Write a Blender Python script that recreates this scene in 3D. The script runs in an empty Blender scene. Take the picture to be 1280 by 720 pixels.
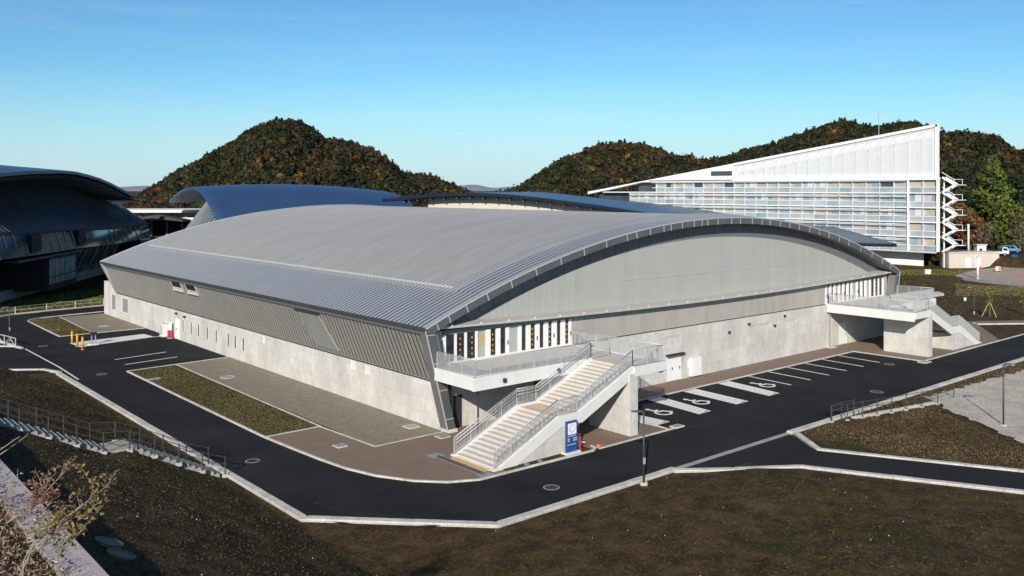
import bpy, bmesh, math, random
import numpy as np
from mathutils import Vector, Matrix
random.seed(7); rng = np.random.default_rng(7)
sc = bpy.context.scene
COL = sc.collection
# ------------------------------------------------------------------ camera, sky, sun, exposure
F, HY, H = 1118.0, 237.0, 16.0                  # photo focal length (px), horizon row, camera height
AZ = math.radians(49.5)
R = np.array([math.sin(AZ), -math.cos(AZ)]); FW = np.array([math.cos(AZ), math.sin(AZ)])
C = np.array([-34.92, -48.07])
cam = bpy.data.cameras.new('camera'); cam_o = bpy.data.objects.new('camera', cam); COL.objects.link(cam_o)
cam.sensor_width = 36; cam.lens = 36 * F / 1280; cam.shift_y = -(360 - HY) / 1280
cam.clip_end = 30000; cam.clip_start = .3
cam_o.location = (C[0], C[1], H); cam_o.rotation_euler = (math.radians(90), 0, AZ - math.radians(90))
sc.camera = cam_o
SUN_EL = math.radians(25); sx, sy = -.773, -.628
SUN = Vector((sx * math.cos(SUN_EL), sy * math.cos(SUN_EL), math.sin(SUN_EL))).normalized()
w = bpy.data.worlds.new('World'); sc.world = w; w.use_nodes = True
nt = w.node_tree; nt.nodes.clear(); N = nt.nodes.new; L = nt.links.new
sky = N('ShaderNodeTexSky'); sky.sky_type = 'NISHITA'; sky.sun_disc = False
sky.sun_elevation = SUN_EL; sky.sun_rotation = math.atan2(sx, sy); sky.altitude = 50
sky.air_density = 1.0; sky.dust_density = .25; sky.ozone_density = 2.0
bg = N('ShaderNodeBackground'); bg.inputs[1].default_value = .1
out = N('ShaderNodeOutputWorld')
# thin streaky cloud, only a whitening of the real sky colour
SKY_TINT = (.64 / 8, .92 / 8, 1.06 / 8, 1)      # white balance of the photograph's sky
tc = N('ShaderNodeTexCoord'); mp = N('ShaderNodeMapping'); mp.inputs['Scale'].default_value = (1.2, 1.2, 16)
nz = N('ShaderNodeTexNoise'); nz.inputs['Scale'].default_value = 2.6; nz.inputs['Detail'].default_value = 6; nz.inputs['Roughness'].default_value = .6
cr = N('ShaderNodeValToRGB'); cr.color_ramp.elements[0].position = .5; cr.color_ramp.elements[1].position = .8
cr.color_ramp.elements[1].color = (.12, .12, .12, 1)
mx = N('ShaderNodeMixRGB'); mx.inputs[2].default_value = (7.2, 7.6, 8.2, 1)
hs = N('ShaderNodeMixRGB'); hs.blend_type = 'MULTIPLY'; hs.inputs[0].default_value = 1; hs.inputs[2].default_value = SKY_TINT
L(tc.outputs['Generated'], mp.inputs[0]); L(mp.outputs[0], nz.inputs['Vector']); L(nz.outputs[0], cr.inputs[0])
L(cr.outputs[0], mx.inputs[0]); L(sky.outputs[0], hs.inputs[1]); gm = N('ShaderNodeGamma'); gm.inputs[1].default_value = 1.2; sk = N('ShaderNodeVectorMath'); sk.operation = 'SCALE'; sk.inputs['Scale'].default_value = 8
L(hs.outputs[0], gm.inputs[0]); L(gm.outputs[0], sk.inputs[0]); # pale haze towards the horizon, the same all round
sp = N('ShaderNodeSeparateXYZ'); L(tc.outputs['Generated'], sp.inputs[0]); hr = N('ShaderNodeMapRange'); hr.interpolation_type = 'SMOOTHSTEP'
hr.inputs[1].default_value = .13; hr.inputs[2].default_value = -.01; hr.inputs[3].default_value = 0; hr.inputs[4].default_value = .75; L(sp.outputs[2], hr.inputs[0])
hm = N('ShaderNodeMixRGB'); hm.inputs[2].default_value = (4.9, 6.5, 7.9, 1); L(hr.outputs[0], hm.inputs[0]); L(sk.outputs[0], hm.inputs[1]); L(hm.outputs[0], mx.inputs[1]); L(mx.outputs[0], bg.inputs[0]); L(bg.outputs[0], out.inputs[0])
sl = bpy.data.lights.new('sun', 'SUN'); sl.energy = 5.0; sl.angle = math.radians(.53); sl.color = (1, .93, .83)
so = bpy.data.objects.new('sun', sl); COL.objects.link(so); so.rotation_euler = SUN.to_track_quat('Z', 'Y').to_euler(); so.location = (-60, -60, 60)
sc.view_settings.view_transform = 'Standard'; sc.view_settings.look = 'None'; sc.view_settings.gamma = 1
sc.view_settings.exposure = 0.15; sc.view_settings.use_curve_mapping = False
sc.cycles.max_bounces = 6; sc.cycles.use_denoising = True

# ------------------------------------------------------------------ pixel -> place helpers
def CP(X, Z, z=0): p = C + Z * FW + X * R; return (p[0], p[1], z)
def G(px, py, z=0):                              # pixel -> point on a level plane
    d = (H - z) * F / (py - HY); return CP((px - 640) / F * d, d, z)
def G2(px, py, z=0): return G(px, py, z)[:2]
def PV(px, py, v):                               # pixel -> (u, z) on a plane v = const
    h = FW + (px - 640) / F * R; t = (v - C[1]) / h[1]; return C[0] + t * h[0], H - t * (py - HY) / F
def PU(px, py, u):
    h = FW + (px - 640) / F * R; t = (u - C[0]) / h[0]; return C[1] + t * h[1], H - t * (py - HY) / F
def PD(px, py, Z): return CP((px - 640) / F * Z, Z, H - (py - HY) / F * Z)

# ------------------------------------------------------------------ materials
MATS = {}
def mat(name, col, rough=.8, metal=0, var=.15, scale=2.0, bump=0, bscale=30, stretch=(1, 1, 1), spec=.5, var2=0, scale2=25, attr=None, joint=None):
    m = bpy.data.materials.new(name); m.use_nodes = True; t = m.node_tree; n = t.nodes.new; l = t.links.new
    b = t.nodes['Principled BSDF']; b.inputs['Roughness'].default_value = rough; b.inputs['Metallic'].default_value = metal
    b.inputs['Specular IOR Level'].default_value = spec
    g = n('ShaderNodeNewGeometry'); mp = n('ShaderNodeMapping'); mp.inputs['Scale'].default_value = stretch; l(g.outputs['Position'], mp.inputs[0])
    def noise(s, det=5):
        x = n('ShaderNodeTexNoise'); x.inputs['Scale'].default_value = s; x.inputs['Detail'].default_value = det; x.inputs['Roughness'].default_value = .62
        l(mp.outputs[0], x.inputs['Vector']); return x.outputs[0]
    def rng_(src, lo, hi):
        x = n('ShaderNodeMapRange'); x.inputs[1].default_value = .3; x.inputs[2].default_value = .7; x.inputs[3].default_value = lo; x.inputs[4].default_value = hi
        l(src, x.inputs[0]); return x.outputs[0]
    f = rng_(noise(scale), 1 - var, 1 + var)
    if var2:
        mm = n('ShaderNodeMath'); mm.operation = 'MULTIPLY'; l(f, mm.inputs[0]); l(rng_(noise(scale2, 3), 1 - var2, 1 + var2), mm.inputs[1]); f = mm.outputs[0]
    if joint:                                      # shallow casting joints: (length, height, darkness)
        sp_ = n('ShaderNodeSeparateXYZ'); l(g.outputs['Position'], sp_.inputs[0]); ad = n('ShaderNodeMath'); l(sp_.outputs[0], ad.inputs[0]); l(sp_.outputs[1], ad.inputs[1])
        cb_ = n('ShaderNodeCombineXYZ'); l(ad.outputs[0], cb_.inputs[0]); l(sp_.outputs[2], cb_.inputs[1]); br = n('ShaderNodeTexBrick'); br.offset = 0; l(cb_.outputs[0], br.inputs['Vector'])
        br.inputs['Scale'].default_value = 1; br.inputs['Brick Width'].default_value = joint[0]; br.inputs['Row Height'].default_value = joint[1]; br.inputs['Mortar Size'].default_value = joint[3]; br.inputs['Mortar Smooth'].default_value = .3
        br.inputs['Color1'].default_value = (1.04,) * 3 + (1,); br.inputs['Color2'].default_value = (.95,) * 3 + (1,); br.inputs['Mortar'].default_value = (joint[2],) * 3 + (1,)
        mj = n('ShaderNodeMath'); mj.operation = 'MULTIPLY'; l(f, mj.inputs[0]); l(br.outputs[0], mj.inputs[1]); f = mj.outputs[0]
    v = n('ShaderNodeVectorMath'); v.operation = 'SCALE'; l(f, v.inputs['Scale'])
    if attr:
        a = n('ShaderNodeAttribute'); a.attribute_name = attr; l(a.outputs['Color'], v.inputs[0])
    else: v.inputs[0].default_value = col[:3]
    l(v.outputs[0], b.inputs['Base Color'])
    if bump:
        bp = n('ShaderNodeBump'); bp.inputs['Strength'].default_value = bump; bp.inputs['Distance'].default_value = .05
        l(noise(bscale, 4), bp.inputs['Height']); l(bp.outputs[0], b.inputs['Normal'])
    m['x'] = 1; MATS[name] = m; return m
mat('concrete', (.525, .505, .465), .85, var=.16, scale=.55, stretch=(1, 1, .45), bump=.15, bscale=8, var2=.1, scale2=3.5, joint=(1.8, .9, .84, .02))
mat('concrete_white', (.66, .65, .62), .8, var=.06, scale=1.0, bump=.08, bscale=9)
mat('concrete_step', (.53, .485, .44), .85, var=.08, scale=3)
mat('kerb', (.52, .50, .45), .85, var=.2, scale=1.2, var2=.14, scale2=8, joint=(1.2, 50, .6, .02))
mat('kerb_b', (.47, .45, .40), .85, var=.2, scale=1.2, var2=.14, scale2=8)
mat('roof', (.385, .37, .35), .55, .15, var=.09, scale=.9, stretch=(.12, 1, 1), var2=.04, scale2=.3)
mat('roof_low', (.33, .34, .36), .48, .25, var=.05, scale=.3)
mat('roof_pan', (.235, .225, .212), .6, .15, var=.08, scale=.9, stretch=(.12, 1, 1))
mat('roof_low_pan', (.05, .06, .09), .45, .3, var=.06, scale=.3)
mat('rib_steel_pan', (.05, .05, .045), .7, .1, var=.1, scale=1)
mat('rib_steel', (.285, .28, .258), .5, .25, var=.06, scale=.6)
mat('fascia', (.12, .125, .13), .5, .3, var=.08, scale=.6)
mat('edge_steel', (.55, .55, .53), .45, .3, var=.05)
mat('panel_light', (.40, .405, .375), .55, .1, var=.04, scale=.5)
mat('panel_light_b', (.388, .393, .363), .55, .1, var=.04, scale=.5)
mat('panel_light_c', (.41, .412, .386), .55, .1, var=.04, scale=.5)
mat('panel_tan_b', (.375, .345, .305), .6, .05, var=.05, scale=.7)
mat('panel_grey', (.17, .172, .175), .55, .2, var=.07, scale=.6)
mat('panel_tan', (.40, .37, .33), .6, .05, var=.05, scale=.7)
mat('dark', (.012, .012, .014), .7, var=.1)
mat('grey_door', (.30, .30, .29), .5, .2, var=.08, scale=.8)
mat('white_paint', (.75, .75, .73), .5, var=.05, scale=1.5)
mat('glass_dark', (.012, .016, .022), .06, 0, var=.2, scale=.6, spec=.8)
mat('glass_pale', (.36, .40, .38), .15, 0, var=.15, scale=1.0, spec=.7)
mat('galv', (.38, .39, .40), .45, .4, var=.08, scale=2)
mat('galv_pale', (.50, .51, .51), .5, .3, var=.08, scale=2)
mat('galv_dark', (.07, .073, .078), .55, .4, var=.1, scale=2)
mat('asphalt', (.0185, .019, .0208), .95, var=.4, scale=.18, bump=.25, bscale=30, var2=.14, scale2=7, spec=.15)
mat('asphalt_new', (.0215, .022, .0245), .92, var=.22, scale=.4, bump=.25, bscale=30, var2=.14, scale2=9, spec=.25)
mat('paint', (.72, .72, .70), .7, var=.07, scale=2, var2=.12, scale2=7)
mat('brown_pave', (.20, .143, .103), .88, var=.1, scale=.7, bump=.2, bscale=25, var2=.08, scale2=14)
mat('gravel', (.225, .19, .14), .9, var=.14, scale=1.2, bump=.8, bscale=14, var2=.3, scale2=7)
mat('sand', (.44, .40, .33), .95, var=.2, scale=.5, bump=.8, bscale=5, var2=.22, scale2=4)
mat('plaza', (.36, .29, .22), .9, var=.1, scale=.3)
mat('yellow', (.62, .33, .012), .5, var=.06)
mat('tactile', (.62, .40, .10), .75, var=.1, scale=4)
mat('red', (.55, .03, .03), .5, var=.05)
mat('orange', (.75, .22, .03), .5, var=.05)
mat('sign_blue', (.012, .07, .26), .4, var=.05)
mat('steel_grate', (.33, .36, .38), .5, .4, var=.12, scale=6)
mat('iron', (.05, .05, .055), .6, .5, var=.2, scale=6)
mat('blue_roof', (.045, .09, .19), .38, .35, var=.06, scale=.12)
mat('blue_roof2', (.06, .095, .165), .38, .4, var=.06, scale=.12)
mat('navy', (.035, .045, .075), .35, .4, var=.1, scale=.3)
mat('soffit', (.45, .44, .41), .8, var=.08, scale=.3)
mat('teal_glass', (.045, .075, .075), .1, 0, var=.2, scale=.2, spec=.8)
mat('green_glass', (.30, .38, .32), .12, 0, var=.3, scale=.4, spec=.7)
mat('beige', (.52, .46, .38), .8, var=.06, scale=.4)
mat('tower_white', (.82, .82, .80), .6, var=.03, scale=.2)
mat('louver', (.68, .70, .71), .4, .2, var=.05, scale=.5)
mat('pane_blue', (.36, .40, .42), .12, 0, var=.2, scale=.12, spec=.7)
mat('pane_beige', (.41, .385, .32), .25, 0, var=.15, scale=.25, spec=.5)
mat('pane_teal', (.26, .335, .365), .1, 0, var=.25, scale=.2, spec=.8)
mat('pane_dark', (.06, .07, .07), .1, 0, var=.3, scale=.3, spec=.7)
mat('pane_tan', (.44, .395, .345), .25, 0, var=.2, scale=.3, spec=.5)
mat('pale_step', (.33, .31, .265), .9, var=.2, scale=2, var2=.1, scale2=9)
mat('bark', (.10, .075, .055), .9, var=.2, scale=6)
mat('bark_pale', (.27, .23, .18), .9, var=.15, scale=8)
mat('wood', (.42, .30, .14), .8, var=.1)
mat('leaf', (1, 1, 1), .7, var=.2, scale=3, attr='Col', spec=.2)
mat('forest', (1, 1, 1), .85, var=.25, scale=.05, attr='Col', spec=.1)
mat('tuft', (1, 1, 1), .9, var=.2, scale=6, attr='Col', spec=.1)
mat('forest_floor', (.03, .032, .016), .95, var=.3, scale=.1)
mat('coping', (.40, .35, .34), .9, var=.1, scale=3, bump=.3, bscale=12, var2=.1, scale2=14)
mat('car_blue', (.10, .30, .46), .3, .2, var=.02)
mat('car_white', (.78, .78, .78), .3, 0, var=.02)
mat('rubber', (.015, .015, .015), .8, var=.1)
def soil_mat(name, soil, grass, straw, gpos=.5, spos=.62):
    m = bpy.data.materials.new(name); m.use_nodes = True; t = m.node_tree; n = t.nodes.new; l = t.links.new
    b = t.nodes['Principled BSDF']; b.inputs['Roughness'].default_value = .95; b.inputs['Specular IOR Level'].default_value = .1
    g = n('ShaderNodeNewGeometry')
    def noise(s, det=6, ro=.65):
        x = n('ShaderNodeTexNoise'); x.inputs['Scale'].default_value = s; x.inputs['Detail'].default_value = det; x.inputs['Roughness'].default_value = ro
        l(g.outputs['Position'], x.inputs['Vector']); return x.outputs[0]
    def ramp(src, a, c):
        r = n('ShaderNodeMapRange'); r.interpolation_type = 'SMOOTHSTEP'; r.inputs[1].default_value = a; r.inputs[2].default_value = c; l(src, r.inputs[0]); return r.outputs[0]
    def mix(fac, a, c):
        x = n('ShaderNodeMixRGB'); l(fac, x.inputs[0])
        for i, s in ((1, a), (2, c)):
            if isinstance(s, tuple): x.inputs[i].default_value = (*s, 1)
            else: l(s, x.inputs[i])
        return x.outputs[0]
    base = mix(ramp(noise(.9), .35, .65), tuple(c * .6 for c in soil), tuple(c * 1.35 for c in soil))
    base = mix(ramp(noise(.13), gpos, gpos + .14), base, mix(ramp(noise(2.2), .35, .7), tuple(c * .6 for c in grass), grass))
    base = mix(ramp(noise(.17, 8, .75), spos, spos + .12), base, straw)
    x = n('ShaderNodeVectorMath'); x.operation = 'SCALE'; l(base, x.inputs[0])
    r = n('ShaderNodeMapRange'); r.inputs[1].default_value = .3; r.inputs[2].default_value = .7; r.inputs[3].default_value = .55; r.inputs[4].default_value = 1.45
    l(noise(6, 4, .7), r.inputs[0]); l(r.outputs[0], x.inputs['Scale']); l(x.outputs[0], b.inputs['Base Color'])
    bp = n('ShaderNodeBump'); bp.inputs['Strength'].default_value = .7; bp.inputs['Distance'].default_value = .12; l(noise(4, 6, .7), bp.inputs['Height']); l(bp.outputs[0], b.inputs['Normal'])
    MATS[name] = m
soil_mat('soil', (.066, .042, .020), (.050, .048, .016), (.115, .088, .042), .52, .57)
soil_mat('lawn_soil', (.08, .056, .033), (.07, .072, .027), (.12, .105, .045), .46, .62)
soil_mat('leaf_litter', (.15, .105, .085), (.11, .095, .05), (.30, .22, .16), .55, .52)
def screen_mat():
    m = bpy.data.materials.new('mesh_screen'); m.use_nodes = True; t = m.node_tree
    b = t.nodes['Principled BSDF']; b.inputs['Base Color'].default_value = (.86, .86, .85, 1); b.inputs['Roughness'].default_value = .6; b.inputs['Alpha'].default_value = .5
    MATS['mesh_screen'] = m
screen_mat()
def infill_mat():
    m = bpy.data.materials.new('mesh_infill'); m.use_nodes = True; t = m.node_tree
    b = t.nodes['Principled BSDF']; b.inputs['Base Color'].default_value = (.42, .43, .44, 1); b.inputs['Roughness'].default_value = .5; b.inputs['Metallic'].default_value = .3; b.inputs['Alpha'].default_value = .5
    MATS['mesh_infill'] = m
infill_mat()

# ------------------------------------------------------------------ mesh helpers
OFF = {}
class MB:
    def __init__(s): s.v = []; s.f = []
    def add(s, vs, fs):
        b = len(s.v); s.v += [tuple(map(float, p)) for p in vs]; s.f += [tuple(b + i for i in f) for f in fs]; return s
    def hexa(s, p):                               # 8 corners: bottom 4, top 4
        return s.add(p, [(3, 2, 1, 0), (4, 5, 6, 7), (0, 1, 5, 4), (1, 2, 6, 5), (2, 3, 7, 6), (3, 0, 4, 7)])
    def box(s, x0, x1, y0, y1, z0, z1):
        return s.hexa([(x0, y0, z0), (x1, y0, z0), (x1, y1, z0), (x0, y1, z0), (x0, y0, z1), (x1, y0, z1), (x1, y1, z1), (x0, y1, z1)])
    def prism(s, pts, ext):                       # polygon of 3d points extruded by a vector
        n = len(pts); e = np.array(ext, float); q = [np.array(p, float) for p in pts]
        return s.add(q + [p + e for p in q], [tuple(range(n - 1, -1, -1)), tuple(range(n, 2 * n))] + [(i, (i + 1) % n, n + (i + 1) % n, n + i) for i in range(n)])
    def sheet(s, pts, z):
        return s.add([(p[0], p[1], z) for p in pts], [tuple(range(len(pts)))])
    def quad(s, a, b, c, d): return s.add([a, b, c, d], [(0, 1, 2, 3)])
    def tube(s, p, q, r, n=6, r2=None):
        p = Vector(p); q = Vector(q); d = (q - p)
        if d.length < 1e-6: return s
        d.normalize(); a = d.orthogonal().normalized(); b = d.cross(a); r2 = r if r2 is None else r2; vs = []
        for c, rr in ((p, r), (q, r2)):
            for i in range(n):
                t = 2 * math.pi * i / n; vs.append(c + (a * math.cos(t) + b * math.sin(t)) * rr)
        return s.add(vs, [(i, (i + 1) % n, n + (i + 1) % n, n + i) for i in range(n)] + [tuple(range(n - 1, -1, -1)), tuple(range(n, 2 * n))])
    def beam(s, p, q, w, h, up=(0, 0, 1)):
        p = Vector(p); q = Vector(q); d = (q - p).normalized(); u = Vector(up); a = d.cross(u)
        if a.length < 1e-4: a = Vector((1, 0, 0))
        a.normalize(); u = a.cross(d); a *= w / 2; u = u * (h / 2)
        return s.hexa([p - a - u, p + a - u, q + a - u, q - a - u, p - a + u, p + a + u, q + a + u, q - a + u])
    def disc(s, c, r, z, n=20, r2=None):
        r2 = r2 or r; return s.sheet([(c[0] + r * math.cos(2 * math.pi * i / n), c[1] + r2 * math.sin(2 * math.pi * i / n)) for i in range(n)], z)
    def cyl(s, c, r, z0, z1, n=14): return s.tube((c[0], c[1], z0), (c[0], c[1], z1), r, n)
    def ring(s, c, r0, r1, z0, z1, n=24):
        vs = []
        for rr, z in ((r1, z0), (r1, z1), (r0, z1), (r0, z0)):
            vs += [(c[0] + rr * math.cos(2 * math.pi * i / n), c[1] + rr * math.sin(2 * math.pi * i / n), z) for i in range(n)]
        fs = []
        for k in range(3):
            for i in range(n): j = (i + 1) % n; fs.append((k * n + i, k * n + j, (k + 1) * n + j, (k + 1) * n + i))
        return s.add(vs, fs)
    def ribbon(s, path, wd, z0, z1, side=0):      # mitred strip of width wd along a 2d path; side: -1 right, +1 left, 0 centred
        P = [np.array(p[:2], float) for p in path]; n = len(P); lo = (-wd / 2 if side == 0 else (0 if side > 0 else -wd)); hi = lo + wd; rows = []
        for i in range(n):
            a = P[i] - P[i - 1] if i else P[1] - P[0]; b = P[i + 1] - P[i] if i < n - 1 else a
            a = a / np.linalg.norm(a); b = b / np.linalg.norm(b); na = np.array([-a[1], a[0]]); nb = np.array([-b[1], b[0]]); m = na + nb; m = m / max(.3, (m @ na))
            rows.append((P[i] + m * lo, P[i] + m * hi))
        vs = []
        for l_, r_ in rows: vs += [(*l_, z0), (*r_, z0), (*r_, z1), (*l_, z1)]
        fs = [(0, 1, 2, 3), (4 * n - 1, 4 * n - 2, 4 * n - 3, 4 * n - 4)]
        for i in range(n - 1):
            for k in range(4): fs.append((4 * i + k, 4 * i + 4 + k, 4 * i + 4 + (k + 1) % 4, 4 * i + (k + 1) % 4))
        return s.add(vs, fs)
    def build(s, name, m, parent=None, smooth=False, kind=None, label=None):
        return mesh_obj(name, s.v, s.f, m, parent, smooth, kind, label)
def mesh_obj(name, v, f, m, parent=None, smooth=False, kind=None, label=None, col=None):
    me = bpy.data.meshes.new(name); v = np.asarray(v, float)
    if parent is not None and parent.name in OFF: v = v - OFF[parent.name]
    me.from_pydata(v.tolist() if len(v) < 200000 else v, [], f if isinstance(f, list) else f.tolist()); me.update()
    if m: me.materials.append(MATS[m])
    if smooth: me.polygons.foreach_set('use_smooth', [True] * len(me.polygons))
    if col is not None:
        a = me.color_attributes.new('Col', 'FLOAT_COLOR', 'POINT'); a.data.foreach_set('color', np.c_[col, np.ones(len(col))].astype(np.float32).ravel())
    return link(name, me, parent, kind, label)
def link(name, me, parent=None, kind=None, label=None):
    o = bpy.data.objects.new(name, me); COL.objects.link(o)
    if parent is not None:
        o.parent = parent
        if parent.name in OFF: OFF[o.name] = OFF[parent.name]
    if kind: o['kind'] = kind
    if label: o['label'] = label
    return o
def tag(o, label, cat, group=None):
    o['label'] = label; o['category'] = cat
    if group: o['group'] = group
    return o
def thing(name, label, cat, loc=(0, 0, 0), rz=0, group=None, world=True):
    o = bpy.data.objects.new(name, None); o.empty_display_size = .3; COL.objects.link(o); o.location = loc; o.rotation_euler = (0, 0, rz)
    OFF[o.name] = np.array(loc, float) if world else np.zeros(3)
    return tag(o, label, cat, group)
def copy_tree(o, parent=None):
    c = o.copy(); COL.objects.link(c); OFF[c.name] = OFF.get(o.name, np.zeros(3)); c.parent = parent
    for ch in list(o.children): copy_tree(ch, c)
    return c
def struct(name, mb, m, smooth=False): return mb.build(name, m, None, smooth, 'structure')

# ------------------------------------------------------------------ terrain
def sstep(a, b, x): t = np.clip((x - a) / (b - a), 0, 1); return t * t * (3 - 2 * t)
WALL_U = -28.1
def vnoise(x, y, seed=0):
    def hsh(i, j): return np.modf(np.abs(np.sin(i * 127.1 + j * 311.7 + seed * 17.3) * 43758.5453))[0]
    i = np.floor(x); j = np.floor(y); a = x - i; b = y - j; a = a * a * (3 - 2 * a); b = b * b * (3 - 2 * b)
    return (hsh(i, j) * (1 - a) + hsh(i + 1, j) * a) * (1 - b) + (hsh(i, j + 1) * (1 - a) + hsh(i + 1, j + 1) * a) * b
def terrain(u, v):
    u = np.asarray(u, float); v = np.asarray(v, float)
    s = -15.0 - u
    sc_ = np.clip(s, 0, -15.0 - WALL_U); e = .50 * sc_ - .0037 * sc_ ** 2
    zs_ = np.interp(s, [-1, -.1, 4.8, 6.05, 13.2], [0, .05, 2.5, 2.56, 5.92]) - .14; wg = 1 - sstep(1.3, 6, np.abs(v - 1.3)); e = np.where(s > -.5, e * (1 - wg) + np.maximum(zs_ + .1, 0) * wg, e); e = np.where((np.abs(v - 1.3) < 1.05) & (s > -.5), np.maximum(zs_ - .12, 0), e)
    e = np.where(u < WALL_U - .3, 6.05 + .05 * np.clip(WALL_U - u, 0, 8), e)
    e = e * sstep(38, 29, v) * sstep(-400, -150, u)
    br = np.clip((-16.6 - v), 0, 40); dl = ((11.0 + (-19 - v) * .43) - u) * .9
    g = .09 * np.minimum(br, np.clip(dl, 0, 60)) * sstep(-400, -100, v)
    h = np.maximum(e, g)
    n = (vnoise(u * .6, v * .6) - .5) * .16 + (vnoise(u * 2.1, v * 2.1, 3) - .5) * .07
    off = np.minimum(np.clip(h, 0, 1), 1)
    far = sstep(62, 70, u) * sstep(2, 6, v) * sstep(150, 110, u)
    h = h + n * np.maximum(off, .0) + far * ((vnoise(u * .12, v * .12, 5) - .3) * .7 + n)
    # terrace with the car road beyond the boundary wall
    h = h + 2.0 * sstep(158, 160, u) * sstep(60, 50, v)
    return h - .05
def graded(lo, hi, step, flo, fhi, grow=1.18):
    a = list(np.arange(lo, hi + 1e-6, step)); x = hi; s = step
    while x < fhi: s *= grow; x += s; a.append(x)
    x = lo; s = step
    while x > flo: s *= grow; x -= s; a.insert(0, x)
    return np.array(a)
us = np.unique(np.round(np.concatenate([graded(-44, 36, .5, -9000, 40), graded(40, 165, 1.5, 39, 12000), [WALL_U - .3, WALL_U - .29]]), 3)); us = us[(us < 36.1) | (us > 39.9)]
vs_ = np.unique(np.round(np.concatenate([graded(-46, 40, .6, -1500, 41), graded(42, 110, 2.5, 41, 12000)]), 3))
UU, VV = np.meshgrid(us, vs_, indexing='ij'); ZZ = terrain(UU, VV)
nu, nv = UU.shape; idx = np.arange(nu * nv).reshape(nu, nv)
fc = np.stack([idx[:-1, :-1], idx[1:, :-1], idx[1:, 1:], idx[:-1, 1:]], -1).reshape(-1, 4)
gr = mesh_obj('ground', np.c_[UU.ravel(), VV.ravel(), ZZ.ravel()], fc.tolist(), 'soil', smooth=True, kind='structure')

# ------------------------------------------------------------------ roads and paved areas
road = MB().sheet([(-14.2, 38), (-14.2, -8.4), (-7.7, -15), (140, -15), (140, -9.7), (63, -9.7), (63, 76), (40, 82), (2.5, 82), (-5, 81), (-9, 80), (-12, 77), (-14.2, 70), (-14.2, 54)], 0).build('road', 'asphalt', kind='structure')
struct('side_road', MB().sheet([(-14.2, 38), (-14.2, 54), (-16, 57), (-60, 60), (-60, 40), (-22, 39)], 0.0), 'asphalt')
d1 = np.array([5, -9.9]) / 11.09
struct('branch_road', MB().sheet([(5.0, -15), (8.0, -17.2), (11.4, -19.5), tuple(np.array([11.4, -19.5]) + d1 * 34), tuple(np.array([14.9, -18.5]) + d1 * 34), (14.9, -18.5), (17.1, -15)], 0.0), 'asphalt')
arcp = [(-9.6, 6.2), (-9.4, 2.5), (-9.2, -.4), (-8.9, -3), (-8.3, -5.2), (-7.2, -7.3), (-5.9, -8.7), (-4.3, -9.5)]
struct('brown_pavement', MB().sheet([(-9.5, 6.1)] + arcp[1:] + [(4.9, -9.6), (4.9, -2.85), (12.9, -2.85), (48, -2.85), (48.2, -9.6), (66, -9.6), (76, -3.2), (81.5, -7.2), (86, -7.2), (74, 1), (64, 4), (0, 4), (0, -.3), (-5.3, -.3), (-5.6, 6.1)], .03), 'brown_pave')
struct('stair_forecourt', MB().sheet([(4.92, -9.5), (11.6, -9.5), (11.75, -8.6), (11.15, -2.87), (4.92, -2.87)], .031), 'brown_pave')
struct('gravel_strip', MB().sheet([(-5.35, -.28), (.1, -.28), (.1, 34.3), (-5.2, 33.9)], .036), 'gravel')
struct('gravel_strip', MB().sheet([(-5.75, 57.9), (.1, 57.9), (.1, 73.9), (-5.2, 73.9)], .036), 'gravel')
lawns = [[(-9.5, 6.2), (-5.6, 6.2), (-5.25, 33.8), (-9.5, 33.6)], [(-9.2, 57.9), (-5.85, 57.9), (-5.3, 73.4), (-8, 74.2), (-9, 73)]]
for p in lawns: struct('lawn', MB().sheet(p, .045), 'lawn_soil')
struct('planting_strip', MB().sheet([(-2.2, -9.6), (4.5, -9.6), (4.5, -8.7), (-2.2, -8.7)], .06), 'soil')
def ragged(pts, amp=.35, step=.5):
    o = []
    for a, b in zip(pts, pts[1:] + pts[:1]):
        a = np.array(a, float); b = np.array(b, float); n = max(1, int(np.linalg.norm(b - a) / step))
        for k in range(n): p = a + (b - a) * k / n; o.append((p[0] + random.gauss(0, amp * .5), p[1] + random.gauss(0, amp * .5)))
    return o
struct('sandy_ground', MB().sheet(ragged([(34, -16.2), (33, -17.9), (30.9, -19.6), (29.4, -22.2), (27.6, -24.3), (26.2, -26.4), (23.5, -31.5), (27, -40), (60, -40), (75, -17.5), (50, -17.2), (40, -16.6)]), .022), 'sand')
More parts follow.
